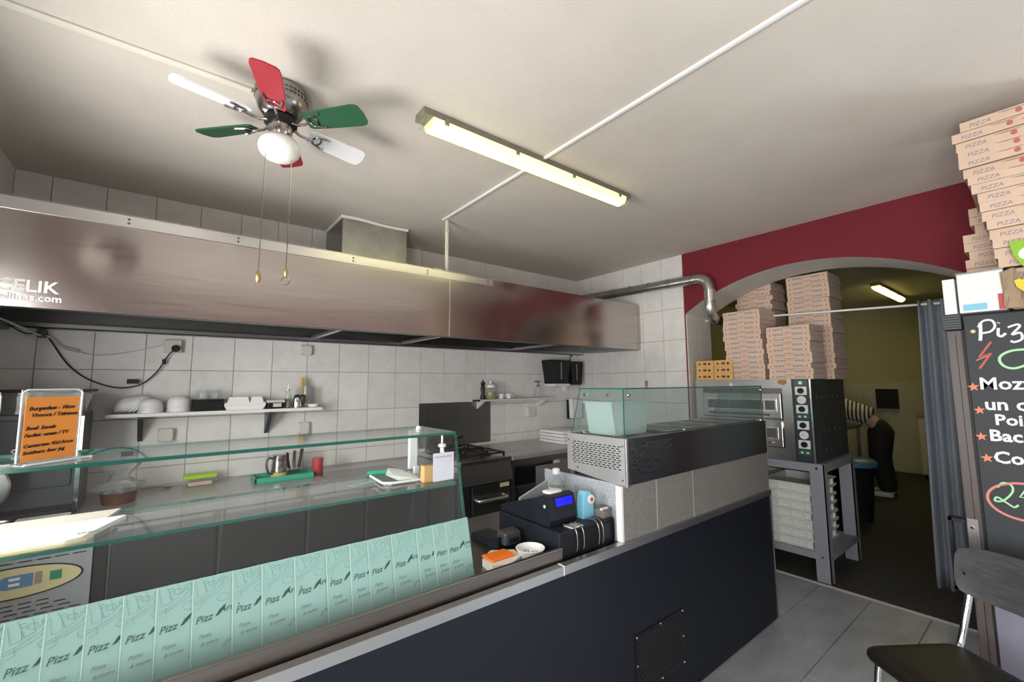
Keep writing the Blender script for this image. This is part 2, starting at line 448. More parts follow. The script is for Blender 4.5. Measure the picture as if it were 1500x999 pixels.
for y, zt in ((ya, zs_), (yb, zs_), (-2.12, 2.2), (-1.12, 2.2)): mb.add([(X0, y, -.1), (X1, y, -.1), (X1, y, zt), (X0, y, zt)], [(0, 1, 2, 3)])
mb.add([(X0, -2.12, 2.2), (X1, -2.12, 2.2), (X1, -1.12, 2.2), (X0, -1.12, 2.2)], [(0, 1, 2, 3)])
wr = struct('wall_right', mb, ['red_paint', 'plaster', 'grout', 'olive'])
ys = [2.318+.2437*k for k in range(7)]; ys[-1] = BY-.007
for i in range(6):
    for j in range(2, len(TZ)-1):
        if TZ[j+1]-TZ[j] > .02 and TZ[j+1] > .8: wall_tile(wr, 'y', ys[i], ys[i+1], TZ[j]+.008, min(TZ[j+1]+.008, CH), RX, -1, random.randint(0, 1))
for j in range(3, 7):     # jamb tiles
    for a, b in ((4.035, 4.27), (4.275, 4.5)):
        z0, z1 = TZ[j]+.003, min(TZ[j+1]-.003, 2.235)
        if z1-z0 < .02: continue
        t = MB().box(a, b, yb-.006, yb, z0, z1); o = link('tile', t.mesh('tile', 'plaster'), wr)
# back room shell
mb = MB().box(10.0, 10.12, -1.0, 3.6, -.1, CH); wfar = struct('wall_backroom_far', mb, 'olive')
for i in range(18):
    for j in range(5):
        y0 = -1+.2555*i; z0 = .02+.302*j
        link('tile', MB().box(9.992, 10, y0+.002, y0+.2535, z0+.002, z0+.30).mesh('tile', 'back_tile'), wfar)
struct('wall_backroom_north', MB().box(4.5, 10.1, 3.5, 3.6, -.1, CH), 'olive')
struct('wall_backroom_south', MB().box(4.5, 10.1, -1.1, -1.0, -.1, CH), 'olive')

# ================================================================== RANGE HOOD
hd = thing('range_hood', 'long stainless steel extractor hood with letters and dents along the tiled wall', 'hood', (1.6, 3.3, 1.9))
HY, HB, HT = 2.84, 1.915, 2.408
def hood_front(x0, x1):
    """front sheet with dents and oil-can waves"""
    mb = MB(); nx, nz = max(8, int((x1-x0)/.05)), 12
    def off(x, z):
        d = .0022*math.sin(x*2.3+1.2)*math.sin((z-HB)*5)
        d += .012*math.exp(-(((x+.27)/.05)**2+((z-2.19)/.07)**2))
        d += .004*math.exp(-(((x-2.2)/.10)**2)) - .003*math.exp(-(((x-3.2)/.2)**2))
        return d
    V = []
    for i in range(nx+1):
        for j in range(nz+1):
            x = x0+(x1-x0)*i/nx; z = HB+(HT-HB)*j/nz; e = 0 if j in (0, nz) else 1
            V.append((x, HY+off(x, z)*e, z))
    mb.add(V, [(i*(nz+1)+j, (i+1)*(nz+1)+j, (i+1)*(nz+1)+j+1, i*(nz+1)+j+1) for i in range(nx) for j in range(nz)])
    return mb
fp = part('front_panel', hood_front(LX+.01, 1.628), 'hood_steel', hd, True)
fp2 = part('front_panel', hood_front(1.632, 4.018), 'hood_steel', hd, True)
part('seam', MB().box(1.626, 1.634, HY-.003, HY+.006, HB, HT-.06), 'steel_edge', hd)
part('top_panel', MB().box(LX+.01, 4.018, HY+.004, BY-.01, HT-.008, HT-.001), 'steel', hd)
part('end_panel', MB().box(LX+.01, LX+.015, HY+.02, BY-.01, HB, HT-.01), 'steel', hd)
part('end_panel', MB().box(4.013, 4.018, HY+.02, BY-.01, HB, HT-.01), 'steel', hd)
part('back_panel', MB().box(LX+.02, 4.01, BY-.018, BY-.01, HB, HT-.01), 'steel_dark', hd)
part('front_gutter', MB().box(LX+.02, 4.01, HY+.004, HY+.07, HB-.001, HB+.004).box(LX+.02, 4.01, HY+.066, HY+.07, HB, HB+.03), 'steel_dark', hd)
part('rear_gutter', MB().box(LX+.02, 4.01, BY-.10, BY-.012, HB-.012, HB-.006).box(LX+.02, 4.01, BY-.10, BY-.096, HB-.012, HB+.018), 'steel_mid', hd)
for x in (.86, 1.62, 2.9): part('cross_rail', MB().box(x, x+.035, HY+.07, BY-.10, HB+.01, HB+.03), 'steel', hd)
for i in range(11):
    x0 = LX+.06+.435*i; mb = MB()
    mb.add([(x0, 3.66, 2.03), (x0+.425, 3.66, 2.03), (x0+.425, 2.96, 2.33), (x0, 2.96, 2.33)], [(0, 1, 2, 3)])
    for k in range(9):
        xx = x0+.02+.045*k; mb.add([(xx, 3.65, 2.02), (xx+.02, 3.65, 2.02), (xx+.02, 2.97, 2.315), (xx, 2.97, 2.315), (xx+.01, 3.65, 2.035), (xx+.01, 2.97, 2.33)], [(0, 1, 2, 3), (0, 4, 5, 3), (1, 2, 5, 4)])
    part('grease_filter', mb, 'steel_dark', hd)
rim = part('rim', MB().box(LX+.01, 2.03, HY-.006, HY-.001, 2.352, HT+.004).box(LX+.01, 2.03, HY-.006, HY+.03, HT+.001, HT+.006), 'steel_edge', hd)
for x in (-.21, .255, .9, 1.44, 1.98):
    for z in (2.37, 2.39): part('screw', MB().lathe([(.006, 0), (.006, -.003), (.003, -.005)], (x, HY-.006, z), 8, 'y'), 'steel_dark', rim)
text('CELIK', .075, 'white', fp, W((-.628, HY-.003, 1.985), hd), (1, 0, 0), (0, 0, 1), shear=.0, bold=.0015)
text('cellinas.com', .044, 'white', fp, W((-.632, HY-.003, 1.945), hd), (1, 0, 0), (0, 0, 1), bold=.001)

db = thing('duct_box', 'square galvanised duct box rising from the hood to the ceiling', 'duct', (1.23, 3.55, HT))
part('front_sheet', MB().box(.973, 1.494, 3.333, 3.337, HT, CH-.012), 'galv', db)
part('side_sheet', MB().box(.969, .973, 3.333, BY-.008, HT, CH-.012), 'steel_mid', db)
part('side_sheet', MB().box(1.494, 1.498, 3.333, BY-.008, HT, CH-.012), 'steel_mid', db)
part('sealant_bead', MB().tube(bez([(.965, 3.325, CH-.014), (1.1, 3.322, CH-.010), (1.3, 3.326, CH-.016), (1.502, 3.325, CH-.012)], 6), .012), 'foam', db, True)
part('sealant_bead', MB().tube([(.965, 3.325, CH-.012), (.965, 3.75, CH-.012)], .011), 'foam', db, True)
solo('wire_loop', MB().tube(bez([(.80, 3.05, HT+.004), (.83, 3.1, HT+.06), (.9, 3.15, HT+.07), (.96, 3.2, HT+.03), (.99, 3.22, HT+.006)], 6), .003, 6), 'white_plastic', 'thin white wire loop lying on top of the hood beside the duct box', 'wire', smooth=True)
solo('junction_box', MB().rbox(1.53, 1.60, 2.90, 2.96, HT+.002, HT+.035, .004), 'white', 'small white junction box on top of the hood', 'junction box')

# conduits
cd = thing('cable_conduit', 'white cable conduit crossing the ceiling behind the tube lamp and dropping to the hood', 'conduit', (1.64, 2.93, HT+.007))
part('ceiling_run', MB().rbox(1.615, 1.635, FY+.02, 2.945, CH-.014, CH-.001, .003), 'white_conduit', cd)
part('drop', MB().rbox(1.646, 1.668, 2.93, 2.948, HT+.007, CH-.001, .003), 'cream_conduit', cd)
for z in (2.52, 2.64, 2.76): part('clip', MB().box(1.643, 1.671, 2.926, 2.949, z, z+.008), 'old_white', cd)
solo('cable_duct', MB().rbox(LX+.01, .21, 2.098, 2.13, CH-.012, CH-.001, .003), 'cream_conduit', 'yellowed cable duct running over the ceiling to the fan', 'conduit')

# exhaust pipe
ep = thing('exhaust_pipe', 'silver spiral exhaust pipe with elbows on the tiled wall beside the arch', 'pipe', (3.95, 2.6, 2.2))
part('straight_run', MB().tube([(3.955, 3.70, 2.60), (3.955, 3.2, 2.585), (3.955, 2.6, 2.565), (3.955, 2.16, 2.555)], .048, 20), 'galv', ep, True)
part('elbow', MB().tube(bez([(3.955, 2.16, 2.555), (3.955, 2.09, 2.55), (3.955, 2.035, 2.515), (3.955, 2.015, 2.46), (3.955, 2.01, 2.42)], 6), .049, 20), 'galv', ep, True)
part('collar', MB().tube([(3.955, 2.01, 2.425), (3.955, 2.01, 2.325)], .052, 20), 'chrome', ep, True)
part('elbow', MB().tube(bez([(3.955, 2.01, 2.33), (3.958, 2.012, 2.26), (3.985, 2.022, 2.205), (4.03, 2.036, 2.18), (4.10, 2.048, 2.17)], 6), .049, 20), 'galv', ep, True)
part('inlet_run', MB().tube([(4.09, 2.047, 2.17), (4.39, 2.06, 2.165)], .05, 20), 'steel_dark', ep, True)
for y in (2.17, 2.42, 2.66, 2.9, 3.12): part('seam_ring', MB().tube([(3.955, y, 2.5555+(y-2.16)*.03), (3.955, y+.008, 2.5555+(y-2.16)*.03)], .0505, 20), 'steel_mid', ep, True)
# ================================================================== CEILING FAN
fan = thing('ceiling_fan', 'ceiling fan with red, green and white blades and opal globe', 'fan', (.317, 2.04, 2.53))
fx, fy = .317, 2.04
part('motor_housing', MB().lathe([(.085, CH-.001), (.103, CH-.012), (.106, CH-.05), (.10, CH-.075), (.092, CH-.10), (.072, CH-.125), (.045, CH-.135)], (fx, fy, 0), 32), 'nickel', fan, True)
mb = MB()
for i in range(36):
    a = 2*PI*i/36; ca, sa = math.cos(a), math.sin(a)
    for z in (CH-.030, CH-.048):
        p = Vector((fx+.107*ca, fy+.107*sa, z)); t = Vector((-sa, ca, 0))*.006; u = Vector((0, 0, .006)); o_ = Vector((ca, sa, 0))*.0015
        mb.add([p-t-u+o_, p+t-u+o_, p+t+u+o_, p-t+u+o_], [(0, 1, 2, 3)])
part('beaded_ring', mb, 'nickel', fan)
part('flywheel', MB().lathe([(.05, CH-.13), (.066, CH-.14), (.066, CH-.162), (.045, CH-.17)], (fx, fy, 0), 24), 'black', fan, True)
part('light_kit', MB().lathe([(.046, CH-.165), (.048, CH-.20), (.04, CH-.215), (.058, CH-.225), (.056, CH-.24)], (fx, fy, 0), 24), 'nickel', fan, True)
part('globe', MB().lathe([(.050, 2.632), (.068, 2.626), (.081, 2.606), (.084, 2.588), (.078, 2.566), (.060, 2.546), (.035, 2.535), (.010, 2.532)], (fx, fy, 0), 32), 'opal', fan, True)
bz = 2.70
def blade(ang, m, lab):
    mb = MB(); R = Matrix.Rotation(ang, 3, 'Z'); T = Matrix.Rotation(math.radians(-14), 3, 'X')
    prof = [(.125, -.034), (.14, -.041), (.24, -.049), (.36, -.054), (.378, -.050), (.388, -.040), (.396, .0), (.393, .040), (.384, .051), (.36, .054), (.24, .049), (.14, .041), (.125, .034)]
    V = []
    for dz in (-.0035, .0035):
        for a, b in prof:
            q = T @ Vector((0, b, dz)); q = R @ Vector((a, q.y, q.z)); V.append((fx+q.x, fy+q.y, bz+q.z))
    n = len(prof); mb.add(V, [list(range(n))[::-1], list(range(n, 2*n))] + [[i, (i+1) % n, n+(i+1) % n, n+i] for i in range(n)])
    b = part('blade', mb, m, fan); b['label'] = lab
    def L(a, s, z):
        q = T @ Vector((0, s, z-.004)) if a > .13 else Vector((0, s, z)); q = R @ Vector((a, q.y, q.z)); return (fx+q.x, fy+q.y, bz+q.z)
    ir = MB().tube([L(.055, 0, .0), L(.085, 0, -.014), L(.115, 0, -.014), L(.14, 0, -.006)], [.007, .006, .006, .005], 8)
    loop = [L(.14, 0, -.004), L(.15, .022, -.004), L(.175, .030, -.004), L(.195, .036, -.004), L(.205, .034, -.004)]
    ir.tube(bez(loop, 4), .0045, 6); ir.tube(bez([L(.14, 0, -.004), L(.15, -.022, -.004), L(.175, -.030, -.004), L(.195, -.036, -.004), L(.205, -.034, -.004)], 4), .0045, 6)
    ir.tube(bez([L(.168, .028, -.004), L(.178, 0, -.004), L(.168, -.028, -.004)], 4), .004, 6)
    part('blade_iron', ir, 'nickel', b, True)
for k, (m, l) in enumerate([('blade_white', 'white blade'), ('blade_red', 'red blade'), ('blade_green', 'green blade')]*2):
    blade(math.radians(12+60*k), m, l)
part('pull_chain', MB().tube([(.262, 2.02, 2.63), (.258, 2.02, 2.03)], .0018, 6), 'nickel', fan)
part('pull_knob', MB().lathe([(.003, 2.035), (.008, 2.02), (.010, 2.005), (.007, 1.985), (.003, 1.98)], (.258, 2.02, 0), 12), 'brass', fan, True)
part('pull_chain', MB().tube([(.362, 2.02, 2.63), (.360, 2.02, 2.055)], .0018, 6), 'nickel', fan)
part('pull_knob', MB().lathe([(.003, 2.06), (.007, 2.05), (.008, 2.03), (.003, 2.02)], (.360, 2.02, 0), 12), 'brass', fan, True)
part('pull_ring', MB().tube([(.360+.016*math.cos(2*PI*i/16), 2.02, 2.002+.016*math.sin(2*PI*i/16)) for i in range(16)], .002, 6, True), 'nickel', fan, True)

# ================================================================== TUBE LAMPS
def tube_lamp(name, label, x0, x1, yc, lit):
    z = CH
    t = thing(name, label, 'lamp', ((x0+x1)/2, yc, z-.095))
    part('housing', MB().prism([(yc-.046, z-.001), (yc+.046, z-.001), (yc+.050, z-.036), (yc-.050, z-.036)], 'x', x0, x1), 'fixture', t)
    mb = MB(); mb.mat(0).prism([(yc-.048, z-.036), (yc+.048, z-.036), (yc+.046, z-.056), (yc+.030, z-.080), (yc-.030, z-.080), (yc-.046, z-.056)], 'x', x0+.05, x1-.05)
    part('diffuser', mb, lit[0], t); part('tube', MB().prism([(yc-.016, z-.079), (yc+.016, z-.079), (yc+.012, z-.086), (yc-.012, z-.086)], 'x', x0+.06, x1-.06), lit[1], t)
    for a, b in ((x0+.005, x0+.05), (x1-.05, x1-.005)):
        part('end_cap', MB().prism([(yc-.046, z-.036), (yc+.046, z-.036), (yc+.044, z-.056), (yc+.028, z-.076), (yc-.028, z-.076), (yc-.044, z-.056)], 'x', a, b), 'clear_plastic', t)
    k = 4
    for i in range(k):
        x = x0+.12+(x1-x0-.24)*i/(k-1)
        for s in (-1, 1): part('clip', MB().box(x-.012, x+.012, yc+s*.050-.004, yc+s*.050+.004, z-.056, z-.02), 'steel_mid', t)
    return t
tube_lamp('tube_lamp', 'lit yellow fluorescent tube lamp on the shop ceiling beside the fan', .863, 2.425, 1.80, ('tube_yellow', 'tube_lit'))
tube_lamp('tube_lamp', 'lit fluorescent tube lamp on the back room ceiling beyond the arch', 7.3, 8.85, 1.47, ('tube_yellow_back', 'tube_lit_back'))

# ================================================================== BACK COUNTER (along the tiled wall)
CT = .895
pc = thing('prep_counter', 'refrigerated steel prep counter with four doors and vented motor panel below the tiled wall', 'counter', (.5, 3.42, 0))
part('worktop', MB().rbox(LX+.01, 1.835, 3.05, BY-.008, CT-.04, CT, .004), 'worktop', pc)
part('upstand', MB().box(LX+.01, 1.835, BY-.024, BY-.008, CT, CT+.012), 'worktop', pc)
part('carcass', MB().box(-.262, 1.835, 3.10, BY-.02, .12, CT-.04).box(LX+.01, LX+.016, 3.10, BY-.02, .12, CT-.04).box(LX+.016, -.262, BY-.03, BY-.02, .12, CT-.04).box(LX+.016, -.262, 3.10, BY-.03, .12, .126), 'steel_dark', pc)
for x in (LX+.05, .5, 1.78):
    for y in (3.15, 3.7): part('foot', MB().lathe([(.022, 0), (.022, .01), (.016, .02), (.016, .12)], (x, y, 0), 12), 'steel_mid', pc)
rows = [(.795-.017*r-.003, .795-.017*r+.003, [(-.76+.061*c, -.713+.061*c) for c in range(8)]) for r in range(4)]
for r, (n_, sh) in enumerate([(3, .10), (4, .08), (6, .0), (8, -.04)]):
    z = .555-.020*r; rows.append((z-.003, z+.003, [(-.66+sh+.058*c+.02*(r % 2), -.618+sh+.058*c+.02*(r % 2)) for c in range(n_) if -.618+sh+.058*c+.02*(r % 2) < -.27]))
mp_ = part('motor_panel', MB().slotted('x', LX+.015, -.262, 3.08, 3.084, .125, CT-.045, rows), 'silver_paint', pc)
el = [(-.525+.235*math.cos(2*PI*i/40), .655+.072*math.sin(2*PI*i/40)) for i in range(40)]
bd = part('badge', MB().prism(el, 'y', 3.076, 3.080), 'black', mp_, label='oval maker badge with coloured letter blocks')
part('badge_face', MB().prism([(-.525+.228*math.cos(2*PI*i/40), .655+.066*math.sin(2*PI*i/40)) for i in range(40)], 'y', 3.0745, 3.0765), 'pale_yellow', bd)
def letterblock(poly, m): part('badge_letter', MB().prism(poly, 'y', 3.073, 3.0748), m, mp_)
letterblock([(-.70, .635), (-.675, .625), (-.655, .635), (-.655, .675), (-.665, .685), (-.70, .672)], 'blue_print')
letterblock([(-.64, .64), (-.595, .64), (-.595, .685), (-.64, .685)], 'red_print')
letterblock([(-.575+.0, .645), (-.55, .632), (-.46, .632), (-.46, .69), (-.55, .69), (-.575, .675)], 'blue_print')
letterblock([(-.455, .635), (-.43, .635), (-.43, .69), (-.455, .69)], 'tan_print')
letterblock([(-.405, .640), (-.365, .640), (-.365, .682), (-.405, .682)], 'green_print')
for z0 in (.644, .668): part('badge_letter', MB().box(-.537, -.502, 3.0715, 3.0732, z0, z0+.012), 'white', mp_)
dx = [-.205, .262, .735, 1.113, 1.60]
for i in range(4):
    d = part('door', MB().rbox(dx[i]+.012, dx[i+1]-.012, 3.075, 3.10, .14, CT-.055, .004), 'door_steel', pc)
    part('door_edge', MB().box(dx[i]+.002, dx[i]+.011, 3.073, 3.10, .14, CT-.055), 'steel_edge', d)
    part('grip', MB().prism([(3.06, CT-.075), (3.076, CT-.075), (3.076, CT-.060), (3.066, CT-.058)], 'x', dx[i]+.03, dx[i+1]-.03), 'steel_mid', d)
part('gap_strip', MB().box(-.258, -.21, 3.092, 3.10, .14, CT-.05), 'rubber', pc)  # flat dark strip drawn into the gap between motor panel and doors
part('side_filler', MB().box(1.605, 1.83, 3.085, 3.10, .14, CT-.045), 'steel_mid', pc)
part('worktop_tray', MB().box(.90, 1.45, 3.18, 3.55, CT-.001, CT+.003), 'steel_mid', pc)

# gas range
gr = thing('gas_range', 'steel gas range with cast iron grates between prep counter and work table', 'stove', (2.1, 3.4, 0))
part('body', MB().box(1.85, 2.35, 3.06, BY-.02, .08, .90), 'steel_mid', gr)
part('hob_top', MB().rbox(1.845, 2.355, 3.02, BY-.01, .90, .935, .004), 'steel', gr)
part('control_panel', MB().prism([(3.0, .745), (3.06, .745), (3.06, .90), (3.03, .90)], 'x', 1.85, 2.352), 'steel_mid', gr)
od = part('oven_door', MB().rbox(1.96, 2.345, 3.03, 3.06, .16, .728, .004), 'steel_mid', gr)
part('door_handle', MB().tube(bez([(2.0, 3.03, .615), (2.02, 2.985, .615), (2.15, 2.975, .617), (2.28, 2.985, .615), (2.30, 3.03, .615)], 5), .013, 10), 'steel_edge', od, True)
part('sticker', MB().box(2.24, 2.335, 3.028, 3.0305, .69, .722), 'pale_yellow', od, label='yellow warning sticker')
part('side_column', MB().box(1.855, 1.95, 3.04, 3.06, .16, .728), 'steel_dark', gr)
for x in (1.9, 2.3):
    for y in (3.1, 3.7): part('foot', MB().lathe([(.02, 0), (.02, .08)], (x, y, 0), 12), 'steel_dark', gr)
for (cx, cy) in ((1.98, 3.22), (2.22, 3.22), (1.98, 3.55), (2.22, 3.55)):
    part('burner', MB().lathe([(.05, .936), (.05, .945), (.03, .952), (.03, .958)], (cx, cy, 0), 16), 'iron', gr)
    mb = MB()
    for s in (-.105, .105):
        mb.box(cx+s-.006, cx+s+.006, cy-.14, cy+.14, .958, .972); mb.box(cx-.105, cx+.105, cy+s*1.3-.006, cy+s*1.3+.006, .958, .972)
        for q in (-.13, .13): mb.box(cx+s-.007, cx+s+.007, cy+q-.007, cy+q+.007, .935, .958)
    for k in range(4):
        a = PI/4+PI/2*k; mb.tube([(cx+.13*math.cos(a), cy+.13*math.sin(a), .968), (cx+.03*math.cos(a), cy+.03*math.sin(a), .975)], .008, 6)
    part('grate', mb, 'iron', gr)
solo('splash_panel', MB().box(1.845, 2.662, BY-.012, BY-.0065, .96, 1.378), 'steel_mid', 'steel splashback sheet on the tiles behind the gas range', 'panel')
solo('frying_pan', MB().lathe([(.02, .977), (.09, .977), (.115, 1.02), (.118, 1.02), (.094, .972), (.02, .972)], (1.97, 3.56, .004), 24).tube([(2.08, 3.6, 1.015), (2.2, 3.66, 1.04), (2.28, 3.7, 1.045)], .010, 8), 'iron', 'black frying pan on the rear grate of the gas range', 'pan', smooth=True)
# work table right of the range
tb = thing('work_table', 'steel work table with open dark bay right of the gas range', 'table', (3.1, 3.4, 0))
part('table_top', MB().rbox(2.365, 4.012, 3.02, BY-.01, .895, .935, .004), 'worktop', tb)
part('apron', MB().box(2.365, 3.98, 3.03, 3.045, .845, .895), 'steel_mid', tb)
for x in (2.37, 2.92, 3.94): part('leg', MB().box(x, x+.045, 3.05, 3.095, 0, .895), 'white_plastic' if x == 2.92 else 'steel_mid', tb)
for x in (2.37, 3.94): part('leg', MB().box(x, x+.045, BY-.10, BY-.055, 0, .895), 'steel_mid', tb)
part('shelf', MB().box(2.37, 3.98, 3.06, BY-.06, .64, .66), 'steel_mid', tb)
part('side_panel', MB().box(2.975, 3.93, 3.06, 3.075, .2, .845), 'steel', tb)
solo('yellow_cloth', MB().rbox(2.9, 3.3, 2.98, 3.02, .70, .745, .012, 2).tube([(2.93, 2.995, .80), (2.98, 2.99, .75)], .012, 6), 'yellow', 'yellow cloth hung on the front of the work table', 'cloth', smooth=True)
wsk = thing('linen_stack', 'folded white linen stacked on the work table', 'linen', (3.45, 3.38, .935))
for k in range(4): part('folded_cloth', MB().rbox(3.18, 3.66-.01*k, 3.2+.006*k, 3.58, .936+.033*k, .966+.033*k, .012, 2), 'white', wsk, True)

# stuff standing on the prep counter
cm = thing('coffee_machine', 'dark grey bean coffee machine with hopper tray in the kitchen corner', 'coffee machine', (-.52, 3.46, CT))
part('body', MB().rbox(-.70, -.36, 3.30, 3.64, CT, 1.42, .008), 'machine_grey', cm)
part('side_trim', MB().box(-.376, -.358, 3.294, 3.302, CT+.02, 1.40), 'chrome', cm)
part('front_plate', MB().rbox(-.685, -.39, 3.288, 3.302, 1.04, 1.39, .005), 'dark_grey', cm)
part('spout', MB().rbox(-.58, -.48, 3.20, 3.30, 1.16, 1.22, .008), 'black', cm)
part('drip_tray', MB().rbox(-.68, -.38, 3.17, 3.31, CT+.001, CT+.05, .006), 'black', cm)
part('hopper', MB().box(-.69, -.37, 3.31, 3.62, 1.42, 1.53), 'smoke', cm)
part('bean_well', MB().lathe([(.07, 1.425), (.095, 1.52)], (-.44, 3.44, 0), 20), 'old_white', cm, True)
part('bean_well', MB().lathe([(.05, 1.425), (.08, 1.52)], (-.61, 3.44, 0), 20), 'tray_metal', cm, True)
part('lid', MB().rbox(-.705, -.345, 3.295, 3.645, 1.53, 1.545, .004), 'black', cm)
text('S', .07, 'white', cm, W((-.615, 3.2865, 1.20), cm), (1, 0, 0), (0, 0, 1))
sl = thing('meat_slicer', 'round blade guard of a slicer in front of the coffee machine', 'slicer', (-.66, 3.16, CT))
part('base', MB().rbox(-.79, -.56, 3.09, 3.165, CT, CT+.05, .01), 'steel', sl)
part('blade_guard', MB().lathe([(.10, 0), (.125, .006), (.13, .02), (.10, .03)], (-.70, 3.11, CT+.19), 28, 'y'), 'steel_edge', sl, True)
part('blade', MB().lathe([(.004, 0), (.098, .004), (.098, .008), (.004, .010)], (-.70, 3.10, CT+.19), 28, 'y'), 'chrome', sl, True)
part('knob', MB().lathe([(.018, 0), (.018, .02), (.012, .026)], (-.60, 3.07, CT+.03), 12, 'y'), 'black', sl, True)
solo('napkin_pack', MB().rbox(-.545, -.36, 3.09, 3.16, CT+.001, CT+.035, .005), 'paper', 'flat white napkin pack lying before the coffee machine', 'napkins')
jr = thing('jar_in_bag', 'dark filled plastic tub wrapped in a clear bag beside the coffee machine', 'tub', (-.20, 3.42, CT))
part('tub', MB().lathe([(.075, CT), (.085, CT+.06), (.088, CT+.065)], (-.20, 3.42, .001), 24), 'amber', jr, True)
part('lid', MB().lathe([(.092, CT+.066), (.092, CT+.085), (.08, CT+.09)], (-.20, 3.42, 0), 24), 'clear_plastic', jr, True)
mb = MB(); N = 18
ring = [[(-.20+(.10+.012*math.sin(5*i+j))*sc*math.cos(2*PI*i/N), 3.42+(.10+.012*math.cos(4*i))*sc*math.sin(2*PI*i/N), CT+.095+h+.012*math.sin(3*i+2*j)) for i in range(N)] for j, (sc, h) in enumerate([(1., -.02), (1.05, .01), (.55, .03), (.35, .06), (.9, .12)])]
mb.add([p for R in ring for p in R], [(j*N+i, j*N+(i+1) % N, (j+1)*N+(i+1) % N, (j+1)*N+i) for j in range(4) for i in range(N)])
part('bag', mb, 'film', jr, True)
lb = thing('lunch_box', 'clear food box with lime green lid on the prep counter', 'food box', (.19, 3.66, CT))
part('box', MB().prism([(.115, CT), (.265, CT), (.275, CT+.05), (.105, CT+.05)], 'y', 3.60, 3.71), 'clear_plastic', lb)
part('contents', MB().rbox(.125, .255, 3.61, 3.70, CT+.002, CT+.03, .008), 'peach', lb)
part('lid', MB().rbox(.098, .282, 3.594, 3.716, CT+.05, CT+.075, .006), 'lime', lb)
solo('ladle', MB().lathe([(.002, CT+.004), (.02, CT+.005), (.028, CT+.018)], (.02, 3.66, 0), 16).tube([(-.2, 3.70, CT+.008), (-.0, 3.67, CT+.016)], .005, 6), 'tray_metal', 'steel ladle lying on the prep counter by the wall', 'ladle', smooth=True)
tr = thing('teal_tray', 'shallow teal plastic tray under the jug and knives', 'tray', (.66, 3.52, CT))
mb = MB(); mb.rbox(.48, .86, 3.42, 3.62, CT, CT+.008, .003)
for a in [(.48, .86, 3.42, 3.43), (.48, .86, 3.61, 3.62), (.48, .49, 3.42, 3.62), (.85, .86, 3.42, 3.62)]: mb.box(*a, CT+.004, CT+.035)
part('shell', mb, 'teal', tr)
jg = thing('steel_jug', 'brushed steel jug with loop handle standing in the teal tray', 'jug', (.62, 3.52, CT+.009))
part('body', MB().lathe([(.045, CT+.009), (.052, CT+.03), (.048, CT+.12), (.043, CT+.165), (.046, CT+.17)], (.64, 3.52, 0), 24), 'tray_metal', jg, True)
part('handle', MB().tube(bez([(.60, 3.49, CT+.15), (.56, 3.47, CT+.155), (.553, 3.465, CT+.10), (.575, 3.48, CT+.05), (.60, 3.49, CT+.05)], 5), .008, 8), 'steel_mid', jg, True)
part('label_band', MB().lathe([(.0525, CT+.012), (.0545, CT+.05)], (.64, 3.52, 0), 24, cap=False), 'pasta', jg, True)
for i, (x, l, m) in enumerate([(.715, 'black handled kitchen knife leaning beside the steel jug', 'black'), (.745, 'dark grey handled scissors leaning beside the steel jug', 'dark_grey'), (.775, 'black handled ladle leaning on the red tin', 'rubber')]):
    k = thing('utensil', l, 'utensil', (x, 3.55, CT+.01), group='utensils in the teal tray')
    part('handle', MB().tube(bez([(x, 3.55, CT+.05), (x+.012*i-.01, 3.57, CT+.11), (x+.02*i-.01, 3.6, CT+.165+.01*i)], 4), .011, 8), m, k, True)
    part('blade', MB().box(x-.012, x+.012, 3.54, 3.544, CT+.012, CT+.06), 'chrome', k)
solo('red_tin', MB().lathe([(.036, CT), (.038, CT+.004), (.038, CT+.10), (.040, CT+.102), (.040, CT+.118), (.036, CT+.12)], (.90, 3.52, 0), 24), 'red_tin', 'round red tin with lid standing right of the teal tray', 'tin', smooth=True)

# ================================================================== WALL SHELVES AND FITTINGS
SH = 1.388
s1 = thing('wall_shelf', 'long white wall shelf holding bowls and boxes under the hood', 'shelf', (.32, 3.7, 1.19))
part('board', MB().rbox(-.30, .935, 3.58, BY-.008, SH-.022, SH, .002), 'white', s1)
for x in (-.14, .585):
    part('bracket', MB().prism([(3.60, SH-.022), (3.60, SH-.034), (BY-.014, 1.20), (BY-.008, 1.20), (BY-.008, SH-.022)], 'x', x-.013, x+.013), 'dark_grey', s1)
def bowl_mesh(r):
    return MB().lathe([(r*.97, 0), (r, .001), (r, .006), (r*.93, .007), (r*.90, .024), (r*.74, .042), (r*.45, .052), (r*.40, .053), (r*.40, .050), (r*.7, .038), (r*.86, .022), (r*.90, .002)], (0, 0, 0), 32).mesh('bowl', 'white', True)
BW = bowl_mesh(.066)
def bowl_pile(x, y, n, lab, grp):
    for i in range(n):
        o = tag(link('bowl', BW), lab % from_top(i, n), 'bowl', grp); o.location = (x+random.uniform(-.003, .003), y, SH+.0005+.0128*i)
bowl_pile(-.095, 3.65, 4, 'white upturned bowl %s in the low pile on the wall shelf', 'low bowl pile on the wall shelf')
bowl_pile(.048, 3.66, 5, 'white upturned bowl %s in the pile beside the black basket', 'bowl pile beside the black basket')
for i in range(5):
    o = tag(link('bowl', BW), 'white bowl tipped on its side, %s from the free end of the wall shelf' % ORD[i], 'bowl', 'tipped bowls on the wall shelf')
    a_ = math.radians(38+3*i); o.rotation_euler = (0, -a_, .15); o.location = (-.222+.020*i, 3.70, SH+.001+.066*math.sin(a_))
bb = thing('black_basket', 'black plastic basket on the long wall shelf', 'basket', (.21, 3.67, SH))
mb = MB(); mb.prism([(.135, SH), (.285, SH), (.295, SH+.075), (.125, SH+.075)], 'y', 3.62, 3.74); part('basket', mb, 'black_gloss', bb)
